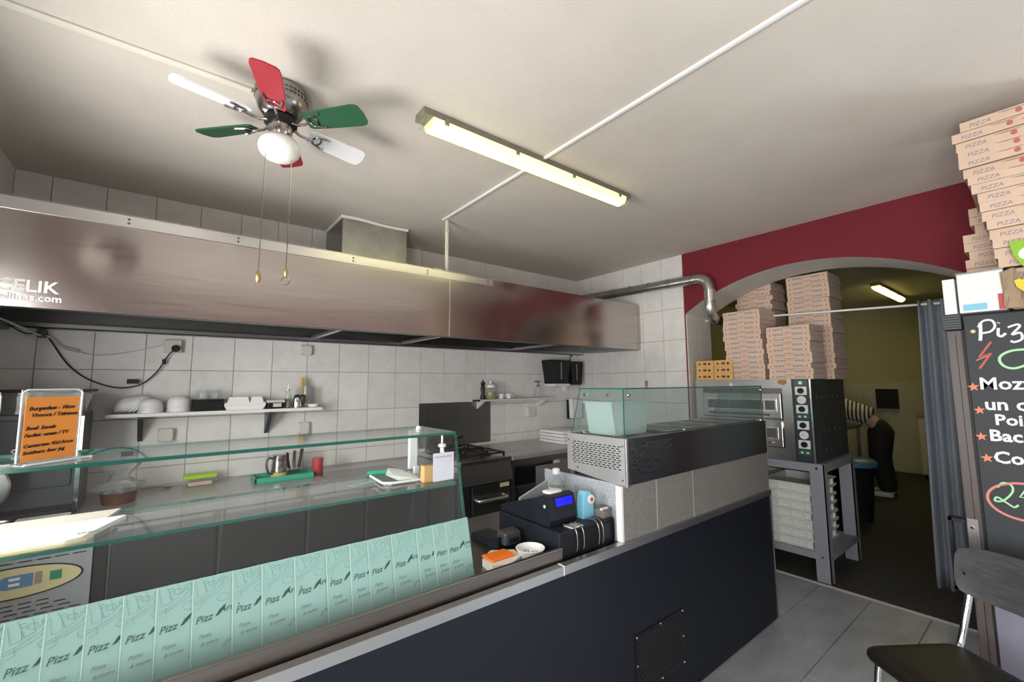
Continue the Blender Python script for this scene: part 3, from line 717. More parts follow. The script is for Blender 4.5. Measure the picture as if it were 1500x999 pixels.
part('rim', MB().rbox(.122, .298, 3.615, 3.745, SH+.068, SH+.078, .003), 'black_gloss', bb)
for x in (.175, .248):
    solo('clear_tub', MB().lathe([(.037, SH+.0785), (.039, SH+.082), (.033, SH+.135), (.030, SH+.14)], (x, 3.675, 0), 24), 'clear_plastic', 'clear deli tub upside down on the black basket, on the side of the '+('bowls' if x < .2 else 'foam box'), 'tub', 'clear tubs on the basket', True)
fb = thing('foam_box', 'white foam takeaway box with divided lid on the long wall shelf', 'takeaway box', (.42, 3.68, SH))
part('base', MB().prism([(.315, SH), (.535, SH), (.552, SH+.032), (.298, SH+.032)], 'y', 3.61, 3.75), 'foam', fb)
part('lid', MB().prism([(.298, SH+.033), (.552, SH+.033), (.548, SH+.05), (.302, SH+.05)], 'y', 3.608, 3.752), 'foam', fb)
part('lid_dome', MB().prism([(.315, SH+.05), (.45, SH+.05), (.44, SH+.09), (.33, SH+.09)], 'y', 3.62, 3.74), 'foam', fb)
part('lid_dome', MB().prism([(.455, SH+.05), (.54, SH+.05), (.525, SH+.09), (.465, SH+.09)], 'y', 3.62, 3.74), 'foam', fb)
rd = thing('spice_box', 'small cream and black box on the wall shelf beside the foam box', 'box', (.62, 3.66, SH))
part('case', MB().rbox(.565, .675, 3.62, 3.71, SH, SH+.055, .004), 'black', rd)
part('lid', MB().rbox(.560, .680, 3.615, 3.715, SH+.043, SH+.062, .004), 'old_white', rd)
part('face', MB().box(.60, .655, 3.6165, 3.6205, SH+.012, SH+.038), 'old_white', rd)
sb = thing('sauce_bottle', 'glass pourer bottle of dark vinegar on the wall shelf', 'bottle', (.705, 3.66, SH))
part('glass', MB().lathe([(.022, SH), (.023, SH+.09), (.018, SH+.115), (.011, SH+.13)], (.705, 3.66, 0), 20), 'clear_plastic', sb, True)
part('vinegar', MB().lathe([(.020, SH+.003), (.020, SH+.07)], (.705, 3.66, 0), 20), 'amber', sb, True)
part('spout', MB().lathe([(.013, SH+.13), (.013, SH+.14), (.003, SH+.145), (.003, SH+.18)], (.705, 3.66, 0), 12), 'tray_metal', sb, True)
pt = thing('coffee_pot', 'small chrome pot with black handle on the wall shelf', 'pot', (.765, 3.645, SH))
part('body', MB().lathe([(.034, SH), (.036, SH+.03), (.030, SH+.075), (.024, SH+.095), (.010, SH+.105)], (.765, 3.645, 0), 20), 'chrome', pt, True)
part('handle', MB().tube(bez([(.79, 3.635, SH+.09), (.812, 3.63, SH+.085), (.812, 3.63, SH+.04), (.795, 3.635, SH+.025)], 5), .006, 8), 'black', pt, True)
pj = thing('pasta_jar', 'open glass jar of upright spaghetti at the end of the wall shelf', 'jar', (.845, 3.70, SH))
part('glass', MB().lathe([(.045, SH), (.048, SH+.01), (.048, SH+.16), (.044, SH+.16), (.044, SH+.012)], (.845, 3.70, 0), 20), 'clear_plastic', pj, True)
for i in range(26):
    a = random.random()*2*PI; q = random.random()*.02; l = .14+random.random()*.10
    part('spaghetti', MB().tube([(.83+q*math.cos(a), 3.70+q*math.sin(a), SH+.006), (.815+q*1.3*math.cos(a), 3.70+q*1.2*math.sin(a), SH+l)], .0022, 5), 'pasta', pj)
solo('ashtray', MB().lathe([(.02, SH), (.036, SH+.004), (.042, SH+.025), (.038, SH+.025), (.032, SH+.010), (.004, SH+.008)], (.88, 3.625, 0), 24), 'white', 'little white dish with rim at the end of the wall shelf', 'dish', smooth=True)

s2 = thing('wall_shelf', 'short grey wall shelf with cups above the work table', 'shelf', (2.93, 3.7, 1.38))
part('board', MB().rbox(2.42, 3.46, 3.60, BY-.008, 1.383, 1.402, .002), 'strip', s2)
for x in (2.5, 3.35): part('bracket', MB().prism([(3.62, 1.383), (BY-.008, 1.383), (BY-.008, 1.30)], 'x', x-.01, x+.01), 'strip', s2)
part('end_cap', MB().box(2.395, 2.42, 3.60, 3.70, 1.384, 1.40), 'black', s2)
S2 = 1.403
pm = thing('pepper_mill', 'dark turned wooden pepper mill on the short shelf', 'pepper mill', (2.50, 3.67, S2))
part('body', MB().lathe([(.026, S2), (.028, S2+.02), (.018, S2+.06), (.024, S2+.11), (.020, S2+.13)], (2.50, 3.67, 0), 18), 'black_gloss', pm, True)
part('head', MB().lathe([(.012, S2+.13), (.024, S2+.15), (.020, S2+.175), (.006, S2+.18), (.008, S2+.19), (.002, S2+.197)], (2.50, 3.67, 0), 18), 'black_gloss', pm, True)
oj = thing('oil_jar', 'glass jar of oil with white lid on the short shelf', 'jar', (2.60, 3.67, S2))
part('glass', MB().lathe([(.055, S2), (.060, S2+.01), (.060, S2+.10), (.045, S2+.125)], (2.60, 3.67, 0), 22), 'clear_plastic', oj, True)
part('oil', MB().lathe([(.052, S2+.004), (.056, S2+.012), (.056, S2+.075)], (2.60, 3.67, 0), 22), 'oil', oj, True)
part('lid', MB().lathe([(.050, S2+.118), (.050, S2+.14), (.03, S2+.155), (.012, S2+.16), (.012, S2+.185), (.004, S2+.19)], (2.60, 3.67, 0), 22), 'white', oj, True)
for x in (2.725, 2.825):
    c = thing('cup', 'white espresso cup on the short shelf, '+('next to the oil jar' if x < 2.8 else 'farther from the oil jar'), 'cup', (x, 3.66, S2), group='cups on the short shelf')
    part('bowl', MB().lathe([(.024, S2), (.026, S2+.004), (.036, S2+.05), (.033, S2+.05), (.022, S2+.008)], (x, 3.66, 0), 22), 'white', c, True)
    part('handle', MB().tube(bez([(x+.033, 3.655, S2+.042), (x+.052, 3.65, S2+.036), (x+.050, 3.65, S2+.018), (x+.029, 3.655, S2+.014)], 4), .004, 6), 'white', c, True)
sp = thing('pump_bottle', 'clear soap bottle with dark pump on the short shelf', 'bottle', (3.26, 3.68, S2))
part('bottle', MB().lathe([(.042, S2), (.046, S2+.01), (.046, S2+.10), (.016, S2+.125)], (3.26, 3.68, 0), 20), 'clear_plastic', sp, True)
part('pump', MB().lathe([(.017, S2+.125), (.017, S2+.14), (.006, S2+.142), (.006, S2+.17)], (3.26, 3.68, 0), 14).box(3.215, 3.285, 3.67, 3.69, S2+.168, S2+.182), 'dark_grey', sp, True)
# sockets and boxes on the wall
WF = BY-.007
def wall_box(name, x0, x1, z0, z1, label, d=.03, screws=True):
    t = thing(name, label, 'junction box' if 'junction' in name else 'socket', ((x0+x1)/2, WF, z0))
    part('cover', MB().rbox(x0, x1, WF-d, WF, z0, z1, .006), 'old_white', t)
    if screws:
        for a, b in ((x0+.01, z0+.01), (x1-.01, z1-.01), (x0+.01, z1-.01), (x1-.01, z0+.01)): part('screw', MB().lathe([(.004, 0), (.004, -.002)], (a, WF-d, b), 8, 'y'), 'steel_mid', t)
    return t
wall_box('junction_box', .80, .885, 1.797, 1.878, 'square white junction box high on the tiles under the hood')
wall_box('junction_box', -.052, .032, 1.19, 1.276, 'square white junction box below the bowls on the wall shelf', .045)
wall_box('junction_box', .803, .888, 1.172, 1.268, 'square white junction box below the pasta jar')
wall_box('wall_socket', 3.16, 3.275, 1.19, 1.288, 'white wall socket below the short shelf', .03, False)
so = wall_box('wall_socket', -.05, .045, 1.785, 1.872, 'white socket box with a black plug under the hood', .045, False)
wc = thing('power_cable', 'black power cable drooping across the tiles from the hood to the plugged socket', 'cable', (-.3, 3.74, 1.55))
cpts = [(-.72, 3.38, 1.91), (-.66, 3.60, 1.86), (-.61, 3.72, 1.885), (-.58, 3.742, 1.83), (-.498, 3.745, 1.689), (-.403, 3.745, 1.602), (-.29, 3.745, 1.554), (-.209, 3.745, 1.553), (-.143, 3.745, 1.58), (-.078, 3.742, 1.655), (-.03, 3.735, 1.755), (.0, 3.72, 1.80)]
part('cord', MB().tube(bez(cpts, 6), .0042, 7), 'rubber', wc, True)
part('plug', MB().lathe([(.024, 0), (.024, -.02), (.014, -.034)], (.012, WF-.047, 1.812), 16, 'y'), 'black', wc, True)
part('cord_knot', MB().lathe([(.004, -.018), (.010, -.014), (.010, .014), (.004, .018)], (-.045, 3.737, 1.722), 10), 'rubber', wc, True)
o = part('cord_tag', MB().box(-.225, -.165, 3.736, 3.739, 1.575, 1.605), 'black', wc)
wc2 = thing('hood_wiring', 'grey cables clipped below the hood near the kitchen corner', 'cable', (-.6, 3.5, 1.86))
part('cord', MB().tube(bez([(-.745, 3.2, 1.93), (-.69, 3.45, 1.90), (-.63, 3.68, 1.865), (-.585, 3.735, 1.855), (-.52, 3.755, 1.79)], 6), .006, 7), 'old_white', wc2, True)
part('cord', MB().tube(bez([(-.46, 3.757, 1.775), (-.38, 3.76, 1.756), (-.25, 3.76, 1.775), (-.12, 3.76, 1.815), (-.055, 3.757, 1.838)], 6), .0032, 6), 'strip', wc2, True)
part('clamp', MB().rbox(-.635, -.60, 3.70, 3.765, 1.85, 1.898, .005), 'dark_grey', wc2)
part('connector', MB().tube([(-.52, 3.752, 1.795), (-.455, 3.754, 1.778)], .011, 8), 'old_white', wc2, True)
solo('cable_entry', MB().rbox(LX+.012, -.70, 3.2, 3.5, 1.865, 1.90, .01), 'dark_grey', 'dark cable entry box below the end of the hood', 'cable box')
# paper towel dispensers in the corner
def dispenser(x0, x1, y0, z0, z1, lab, dark):
    t = thing('towel_dispenser', lab, 'towel dispenser', ((x0+x1)/2, y0+.1, z0), group='towel dispensers in the corner')
    xm = (x0+x1)/2; hw = (x1-x0)/2
    part('case', MB().prism([(xm-hw*.72, z0), (xm+hw*.72, z0), (xm+hw*.82, z0+(z1-z0)*.4), (xm+hw, z1-.02), (xm+hw*.95, z1), (xm-hw*.95, z1), (xm-hw, z1-.02), (xm-hw*.82, z0+(z1-z0)*.4)], 'y', y0, WF), dark, t)
    part('window_strip', MB().box(xm-.008, xm+.006, y0-.003, y0+.002, z0+.05, z1-.03), 'steel_mid', t)
    return t
d1 = dispenser(3.40, 3.70, 3.60, 1.555, 1.83, 'black flared paper towel dispenser with white towel tongue', 'black_gloss')
part('base', MB().rbox(3.43, 3.68, 3.585, WF, 1.525, 1.555, .01), 'white_plastic', d1)
part('towel_tongue', MB().prism([(3.57, 1.525), (3.66, 1.525), (3.63, 1.465), (3.60, 1.47)], 'y', 3.62, 3.626), 'paper', d1)
d2 = dispenser(3.74, 3.96, 3.64, 1.54, 1.82, 'narrow black dispenser hanging from a hook in the wall corner', 'black')
part('hook', MB().tube(bez([(3.80, 3.70, 1.82), (3.80, 3.70, 1.87), (3.83, 3.69, 1.885), (3.80, 3.72, 1.91)], 4), .006, 6), 'dark_grey', d2, True)
hs = thing('paper_holder', 'white paper sheaf in a dark holder low in the wall corner', 'paper holder', (3.9, 3.7, 1.13))
part('back', MB().box(3.80, 3.97, 3.735, WF, 1.13, 1.36), 'black', hs)
part('sheaf', MB().prism([(3.81, 1.14), (3.965, 1.14), (3.985, 1.35), (3.80, 1.37)], 'y', 3.68, 3.735), 'paper', hs)
solo('wall_hook', MB().rbox(3.99, RX-.007, 2.77, 2.79, 1.52, 1.58, .004), 'carton_brown', 'small brown wooden hook on the tiles beside the glass topping case', 'hook')

# ================================================================== SERVICE COUNTER
DK = .82
sc = thing('service_counter', 'long service counter with navy front panel, steel deck and speckled cladding', 'counter', (1.2, 1.7, 0))
part('front_panel', MB().box(LX+.01, 3.236, 1.30, 1.318, .012, .80), 'navy_panel', sc)
part('plinth', MB().box(LX+.01, 3.236, 1.304, 1.318, 0, .012), 'alu', sc)
part('end_edge', MB().box(3.236, 3.243, 1.296, 1.318, 0, .835), 'alu', sc)
part('end_panel', MB().box(3.226, 3.236, 1.318, 2.1, .0, .80), 'navy_panel', sc)
part('top_trim', MB().box(LX+.01, 3.236, 1.292, 1.325, .80, .835), 'alu', sc)
part('trim_joint', MB().box(1.268, 1.272, 1.2905, 1.3255, .799, .8365), 'white', sc)
part('deck', MB().box(LX+.01, 1.69, 1.352, 2.10, DK-.02, DK), 'deck_steel', sc)
part('deck_lip', MB().box(LX+.01, 1.69, 2.085, 2.10, DK-.06, DK-.02), 'deck_steel', sc)
part('front_rim', MB().box(LX+.01, 1.31, 1.340, 1.352, .79, .880), 'deck_steel', sc)
part('rim_bead', MB().rbox(LX+.01, 1.31, 1.338, 1.356, .878, .884, .002), 'deck_steel', sc)
part('rear_panel', MB().box(LX+.01, 1.69, 2.04, 2.055, .05, DK-.02), 'steel_mid', sc)
part('filler_panel', MB().box(1.31, 1.66, 1.325, 1.345, .70, .795), 'beige_board', sc)
part('case_base', MB().box(1.70, 3.226, 1.33, 1.95, .80, 1.08), 'steel_mid', sc)
gx = [1.668, 1.932, 2.272, 3.236]
for i in range(3): part('cladding_panel', MB().box(gx[i]+(.0 if i == 0 else .004), gx[i+1]-.004, 1.303, 1.328, .836, 1.082), 'granite', sc)
for x in gx[1:3]: part('cladding_joint', MB().box(x-.004, x+.004, 1.306, 1.326, .836, 1.082), 'strip', sc)
part('cladding_edge', MB().box(1.655, 1.668, 1.303, 1.335, .836, 1.082), 'white', sc)
part('cladding_side', MB().box(1.69, 1.70, 1.335, 1.86, DK, 1.082), 'granite_blue', sc)
part('splash_panel', MB().prism([(1.49, DK), (1.69, DK), (1.69, 1.02), (1.49, .955)], 'y', 1.835, 1.85), 'granite_blue', sc)
vg = part('vent_grille', MB().box(1.715, 2.113, 1.2955, 1.2995, .155, .418), 'black_gloss', sc)
mb = MB()
for r in range(17):
    for c in range(15):
        x = 1.733+.0245*c+(.012 if r % 2 else 0); z = .173+.0138*r
        if x+.018 < 2.1: mb.box(x, x+.018, 1.2935, 1.2957, z, z+.0045)
part('vent_slats', mb, 'steel_dark', vg)
for x, z in ((1.725, .408), (1.914, .408), (2.104, .408), (2.104, .287), (2.104, .165), (1.725, .165), (1.914, .165), (1.725, .287)):
    part('screw', MB().lathe([(.005, 0), (.005, -.002), (.003, -.004)], (x, 1.2955, z), 8, 'y'), 'chrome', vg)

# glass display case on the counter
dc = thing('display_case', 'slanted glass display case with two glass shelves on the service counter', 'display case', (.1, 1.75, DK))
def pane(name, mb, m='glass', parent=dc):
    """sheet of glass: broad faces clear, narrow faces green"""
    me = mb.mesh(name, [m, 'glass_edge'], False, tuple(parent.location))
    ar = max(p.area for p in me.polygons)
    for p in me.polygons: p.material_index = 0 if p.area > ar*.25 else 1
    return link(name, me, parent)
XE = .955
pane('top_shelf', MB().box(LX+.02, XE, 1.605, 1.945, 1.350, 1.360))
pane('middle_shelf', MB().box(LX+.02, XE-.008, 1.583, 1.945, 1.148, 1.158))
pane('front_glass', MB().prism([(1.477, DK), (1.483, DK), (1.604, 1.350), (1.598, 1.350)], 'x', LX+.02, XE), 'glass_front')
pane('end_glass', MB().prism([(1.487, DK), (2.02, DK), (1.945, 1.349), (1.608, 1.349)], 'x', XE-.0062, XE-.0002), 'glass_end')
for z in (1.335, 1.162): part('clamp', MB().rbox(XE-.03, XE-.006, 1.925, 1.945, z-.02, z+.012, .003), 'white', dc)
part('rear_post', MB().rbox(XE-.05, XE-.006, 1.945, 1.965, 1.16, 1.345, .006), 'white_plastic', dc)
part('suction_hook', MB().lathe([(.004, 1.349), (.004, 1.315), (.016, 1.31), (.016, 1.30), (.008, 1.296), (.008, 1.275)], (.905, 1.63, 0), 14), 'white_plastic', dc, True)
part('clamp', MB().lathe([(.012, 1.3602), (.010, 1.372), (.003, 1.376)], (.88, 1.80, 0), 12), 'white', dc, True)

# leaflets leaning on the front glass
tilt = math.atan2(1.598-1.477, 1.350-DK)
def leaflet_mesh():
    w_, h_ = .105, .215
    V = MB().box(0, w_, -.0007, .0007, 0, h_); me = V.mesh('leaflet', 'leaflet')
    ed = MB().box(0, .0022, -.0012, .0009, 0, h_).mesh('fold_edge', 'leaflet_edge')
    ln = MB()
    def st(pts, r=.0006, closed=False): ln.tube([(p[0], -.0009, p[1]) for p in pts], r, 4, closed)
    st(bez([(.004, .150), (.03, .158), (.06, .172), (.09, .198), (.10, .212)], 5)); st(bez([(.004, .156), (.03, .165), (.058, .180), (.082, .204)], 5))
    st([(.006, .205), (.012, .168), (.030, .172), (.028, .190)]); st([(.020, .212), (.034, .176), (.050, .184), (.044, .212)])
    for (cx, cz, r) in ((.045, .196, .009), (.030, .202, .006), (.066, .203, .008), (.07, .155, .014)):
        st([(cx+r*math.cos(2*PI*i/12), cz+.7*r*math.sin(2*PI*i/12)) for i in range(12)], .0006, True)
    st([(.055, .19), (.07, .21)]); st([(.060, .182), (.078, .212)]); st([(.008, .14), (.022, .146), (.020, .16)])
    l1 = ln.mesh('line_art', 'leaf_line')
    ik = MB(); ik.prism([(.052, .110), (.060, .112), (.073, .124), (.078, .136), (.070, .132), (.066, .128), (.062, .126)], 'y', -.0011, -.0006)
    l2 = ik.mesh('slice_mark', 'leaf_ink')
    sk = MB()
    for r in (.016, .012): sk.tube([(.088+r*math.cos(PI*i/14), -.0009, .030+r*math.sin(PI*i/14)) for i in range(15)], .0007, 4)
    sk.tube(bez([(.02, .060, 0), (.03, .064, 0), (.04, .060, 0), (.055, .066, 0), (.075, .070, 0), (.09, .078, 0)], 3), .0001, 4)
    l3 = sk.mesh('stamp', 'leaf_stamp')
    return me, ed, l1, l2, l3
LM = leaflet_mesh()
lx = [-.80, -.72, -.640, -.560, -.480, -.405, -.340, -.262, -.197, -.129, -.062, .003, .079, .170, .242, .330, .422, .496, .556, .640, .735, .800, .855]
# each one overlaps the next; the last shows whole
for i, x in enumerate(lx):
    o = tag(link('leaflet', LM[0]), 'mint green pizza leaflet on the display glass, %s from the till end' % ORD[len(lx)-1-i] if i < len(lx)-1 else 'mint green pizza leaflet on the display glass, next to the till', 'leaflet', 'leaflets leaning on the display glass')
    o.location = (x, 1.461, DK+.0035); o.rotation_euler = (-tilt-.015, 0, .048)
    link('fold_edge', LM[1], o); link('line_art', LM[2], o); link('slice_mark', LM[3], o); link('stamp', LM[4], o)
    text('Pizz', .024, 'leaf_ink', o, (.008, -.0010, .104), (1, 0, .17), (0, 0, 1), shear=.35, thick=.0002)
    if i == len(lx)-1 or lx[i+1]-x > .084: text('Arno', .022, 'leaf_ink', o, (.062, -.0010, .116), (1, 0, .17), (0, 0, 1), shear=.35, thick=.0002)
    if i == len(lx)-1: text('Roma', .009, 'leaf_stamp', o, (.080, -.0010, .107), (1, 0, .17), (0, 0, 1), shear=.25, thick=.0002)
    text('Pizza', .014, 'leaf_stamp', o, (.016, -.0010, .066), (1, 0, .12), (0, 0, 1), shear=.35, thick=.0002)
    text('& more', .013, 'leaf_stamp', o, (.020, -.0010, .048), (1, 0, .12), (0, 0, 1), shear=.35, thick=.0002)

# on the shelves of the case
st_ = 1.1585
fl_ = thing('sheet_pack', 'flat white paper pack on the middle glass shelf', 'paper pack', (-.35, 1.68, st_))
part('sheets', MB().prism([(-.66, 1.60), (-.19, 1.60), (-.16, 1.62), (-.085, 1.80), (-.62, 1.80)], 'z', st_+.0, st_+.012), 'paper', fl_)
part('under_sheet', MB().prism([(-.665, 1.592), (-.19, 1.592), (-.15, 1.612), (-.14, 1.64), (-.66, 1.64)], 'z', st_-.0, st_+.006), 'pale_yellow', fl_)
text('(AN)', .022, 'leaf_stamp', fl_, W((-.175, 1.645, st_+.0125), fl_), (1, 0, 0), (0, 1, 0))
solo('beige_board', MB().prism([(-.72, 1.82), (-.13, 1.82), (-.105, 1.925), (-.72, 1.925)], 'z', st_, st_+.008), 'beige_board', 'beige flat board behind the white paper pack on the glass shelf', 'board')
solo('mint_slip', MB().prism([(.575, 1.80), (.60, 1.765), (.70, 1.80), (.69, 1.825)], 'z', st_, st_+.001), 'leaflet', 'mint paper slip lying alone on the middle glass shelf', 'paper')
wt = thing('white_tray', 'shallow white tray with papers on the middle glass shelf', 'tray', (.77, 1.80, st_))
part('tray', MB().prism([(.70, 1.89), (.69, 1.72), (.72, 1.70), (.84, 1.69), (.86, 1.86)], 'z', st_, st_+.006), 'steel_mid', wt)
part('rim', MB().tube([(.70, 1.89, st_+.008), (.688, 1.72, st_+.008), (.72, 1.698, st_+.008), (.842, 1.688, st_+.008)], .005, 8), 'white', wt, True)
solo('green_marker', MB().tube([(.70, 1.93, st_+.012), (.79, 1.90, st_+.012)], .011, 10).tube([(.79, 1.90, st_+.012), (.84, 1.885, st_+.012)], .004, 8), 'teal', 'green brush with thin handle on the glass shelf', 'brush', smooth=True)
solo('folded_paper', MB().add([(.76, 1.73, st_+.008), (.84, 1.71, st_+.008), (.86, 1.79, st_+.009), (.80, 1.83, st_+.035), (.74, 1.80, st_+.05), (.72, 1.77, st_+.03)], [(0, 1, 2, 3, 4, 5)]).add([(.76, 1.73, st_+.006), (.84, 1.71, st_+.006), (.86, 1.79, st_+.007), (.80, 1.83, st_+.033), (.74, 1.80, st_+.048), (.72, 1.77, st_+.028)], [(5, 4, 3, 2, 1, 0)]), 'paper', 'bent white paper lying in the white tray', 'paper')
qb = thing('code_card', 'lilac white card hanging from a suction hook in the glass case', 'card', (.905, 1.62, 1.165))
part('card', MB().box(.855, .950, 1.611, 1.613, 1.166, 1.278), 'lilac_card', qb)
part('hanger', MB().tube([(.905, 1.612, 1.277), (.905, 1.63, 1.30)], .002, 6), 'white_plastic', qb)
part('heading', MB().tube(bez([(.862+.007*i, 1.6105, 1.262+.004*math.sin(2.4*i)) for i in range(12)], 2), .0012, 4), 'ink_blue', qb)
wb_ = thing('wooden_card_box', 'little wooden card box on the middle glass shelf', 'box', (.86, 1.665, st_))
part('box', MB().rbox(.835, .885, 1.65, 1.685, st_, st_+.066, .002), 'yellow_carton', wb_)
part('slot', MB().box(.84, .88, 1.655, 1.68, st_+.0655, st_+.067), 'carton_brown', wb_)
# sign holders on the top shelf
def sign(name, label, loc, rz, w_, h_, paper, lines=()):
    t = thing(name, label, 'sign', loc, rz)
    part('base', MB().rbox(-w_/2-.012, w_/2+.022, -.03, .03, 0, .004, .001), 'clear_plastic', t, local=True)
    part('stand', MB().box(-w_/2-.008, w_/2+.008, .004, .007, .004, h_+.02), 'clear_plastic', t, local=True)
    fr = [(-w_/2-.008, .003, .006), (-w_/2-.008, .003, h_+.012), (-w_/2+.004, .003, h_+.02), (w_/2-.004, .003, h_+.02), (w_/2+.008, .003, h_+.012), (w_/2+.008, .003, .006)]
    part('frame_edge', MB().tube(fr, .002, 6), 'white_plastic', t, True, local=True)
    part('front_edge', MB().tube([(-w_/2-.012, -.030, .004), (w_/2+.022, -.030, .004)], .0025, 6), 'white_plastic', t, True, local=True)
    p = part('notice', MB().box(-w_/2, w_/2, .001, .003, .008, h_), paper, t, local=True)
    for b, s, x, z, q in lines: text(b, s, 'black', p, (x, .0005, z), (1, 0, q), (0, 0, 1), shear=.25, bold=.0003)
    return t
sign('notice_holder', 'acrylic holder with a handwritten orange notice on the top glass shelf', (-.245, 1.69, 1.3602), math.radians(42), .118, .172, 'orange_paper',
     [('Burgenfast - 10cm', .0135, -.052, .138, .05), ('Vivnoca / Tzimnoe', .0135, -.046, .121, .03), ('Beef: Sucuk', .0135, -.055, .088, .04), ('Facilet: oman / TY', .0128, -.057, .070, .05),
      ('Centerten: Kid Anun', .0125, -.057, .043, .07), ('Smithers: fuer jng', .0125, -.057, .026, .06)])
sign('notice_holder', 'acrylic holder with a plain white notice at the end of the top glass shelf', (-.385, 1.64, 1.3602), math.radians(35), .10, .165, 'paper')

# ================================================================== TILL AREA
rg = thing('cash_register', 'black cash register with blue display on a wide cash drawer', 'cash register', (1.49, 1.58, DK))
part('drawer', MB().rbox(1.315, 1.672, 1.362, 1.79, DK, .932, .006), 'black_plastic', rg)
part('drawer_front', MB().rbox(1.32, 1.667, 1.356, 1.364, DK+.018, .918, .003), 'black', rg)
up_ = part('printer_body', MB().prism([(1.445, .933), (1.80, .933), (1.80, .958), (1.70, .990), (1.52, 1.045), (1.485, 1.062), (1.455, 1.055), (1.435, .96)], 'x', 1.335, 1.50), 'black_plastic', rg)
part('keyboard', MB().box(1.345, 1.49, 1.55, 1.77, .955, .962), 'black', rg)
part('display_bezel', MB().prism([(1.437, .965), (1.452, 1.052), (1.459, 1.052), (1.444, .965)], 'x', 1.365, 1.49), 'black', up_)
part('display', MB().add([(1.378, 1.4435, 1.012), (1.48, 1.4435, 1.012), (1.48, 1.449, 1.046), (1.378, 1.449, 1.046)], [(0, 1, 2, 3)]), 'lcd', up_, label='glowing blue display')
part('logo', MB().lathe([(.008, 1.3345), (.008, 1.336)], (0, 1.475, 1.015), 6, 'x'), 'strip', rg)
part('paper_roll', MB().rbox(1.37, 1.45, 1.48, 1.53, 1.057, 1.072, .006), 'white_plastic', rg, True)
part('coin_slot', MB().box(1.40, 1.47, 1.37, 1.38, .932, .936).box(1.40, 1.47, 1.39, 1.42, .932, .936).box(1.40, 1.405, 1.38, 1.39, .932, .936).box(1.465, 1.47, 1.38, 1.39, .932, .936), 'strip', rg)
for i, (x, y) in enumerate([(1.395, 1.368), (1.435, 1.366), (1.53, 1.362), (1.555, 1.36)]):
    solo('till_cord', MB().tube(bez([(x, y+.05, .939), (x+.012, y+.01, .943), (x+.016, y-.012, .92), (x+.018, y-.016, .87), (x+.016, y-.012, .842)], 5), .003, 6), 'steel_dark', 'thin grey cord over the cash drawer, %s from the blue dispenser' % ORD[3-i], 'cord', 'cords over the cash drawer', True)
ct = thing('card_terminal', 'small dark card terminal with grey key block left of the cash register', 'card terminal', (1.24, 1.73, DK))
part('body', MB().prism([(1.62, DK), (1.84, DK), (1.84, DK+.022), (1.70, DK+.035), (1.62, DK+.055)], 'x', 1.185, 1.285), 'black_plastic', ct)
part('head', MB().rbox(1.205, 1.295, 1.59, 1.66, DK+.02, DK+.075, .008), 'dark_grey', ct)
part('face', MB().rbox(1.21, 1.29, 1.60, 1.65, DK+.073, DK+.078, .002), 'brown_frame', ct)
part('screen', MB().box(1.225, 1.28, 1.588, 1.591, DK+.03, DK+.05), 'steel_mid', ct)
bw = solo('change_bowl', MB().lathe([(.028, DK), (.032, DK+.004), (.062, DK+.055), (.059, DK+.056), (.030, DK+.010), (.003, DK+.008)], (1.225, 1.445, 0), 30), 'white', 'white bowl of change beside the cash register', 'bowl', smooth=True)
for i, (a, b, c) in enumerate([(1.21, 1.44, 0), (1.235, 1.455, .4), (1.245, 1.435, .9), (1.215, 1.46, 1.3)]):
    solo('key_ring', MB().tube([(a+.010*math.cos(2*PI*k/12), b+.010*math.sin(2*PI*k/12), DK+.025+.004*i+.003*math.sin(2*PI*k/12+c)) for k in range(12)], .0018, 5, True), 'chrome', 'small metal ring lying in the white change bowl', 'ring', 'rings in the change bowl', True)
ot = thing('coin_tray', 'orange coin tray in a clear scalloped dish on the counter', 'coin tray', (1.12, 1.50, DK))
part('dish', MB().prism([(1.03, 1.45), (1.10, 1.42), (1.19, 1.46), (1.205, 1.53), (1.15, 1.565), (1.12, 1.585), (1.08, 1.56), (1.04, 1.53)], 'z', DK, DK+.028), 'white_warm', ot)
part('tray', MB().rbox(1.05, 1.165, 1.47, 1.55, DK+.028, DK+.036, .003), 'orange_tray', ot)
pb = thing('tape_dispenser', 'light blue plastic dispenser standing on the cash drawer', 'dispenser', (1.575, 1.45, .933))
part('body', MB().prism([(1.535, .933), (1.612, .933), (1.606, .985), (1.60, 1.03), (1.585, 1.05), (1.56, 1.052), (1.548, 1.035), (1.54, .98)], 'y', 1.43, 1.475), 'sky_blue', pb)
part('wheel', MB().lathe([(.020, 0), (.020, -.006)], (1.588, 1.43, 1.015), 16, 'y'), 'white_plastic', pb)
part('wheel_core', MB().lathe([(.009, 0), (.009, -.009)], (1.588, 1.43, 1.015), 12, 'y'), 'red_tin', pb)
cb = thing('clip_box', 'clear plastic box of clips at the corner of the cash drawer', 'box', (1.63, 1.40, .933))
part('box', MB().prism([(1.605, .933), (1.666, .933), (1.67, .975), (1.60, .97)], 'y', 1.372, 1.425), 'smoke', cb)
part('contents', MB().rbox(1.608, 1.662, 1.377, 1.42, .936, .968, .004), 'carton_brown', cb)
for i in range(5): part('clip', MB().rbox(1.607+.011*i, 1.615+.011*i, 1.38+.004*(i % 3), 1.392+.006*(i % 2), .968, .976, .001), 'white', cb)
so_ = thing('sanitizer_bottle', 'clear bottle with white label behind the cash register', 'bottle', (1.58, 1.69, .933))
part('bottle', MB().lathe([(.036, .933), (.038, .94), (.038, 1.04), (.016, 1.065), (.016, 1.085)], (1.625, 1.70, 0), 20), 'clear_plastic', so_, True)
part('label_band', MB().lathe([(.0385, .955), (.0385, 1.02)], (1.625, 1.70, 0), 20, cap=False), 'white', so_, True)
part('cap', MB().lathe([(.019, 1.085), (.019, 1.11), (.014, 1.114)], (1.625, 1.70, 0), 16), 'white', so_, True)
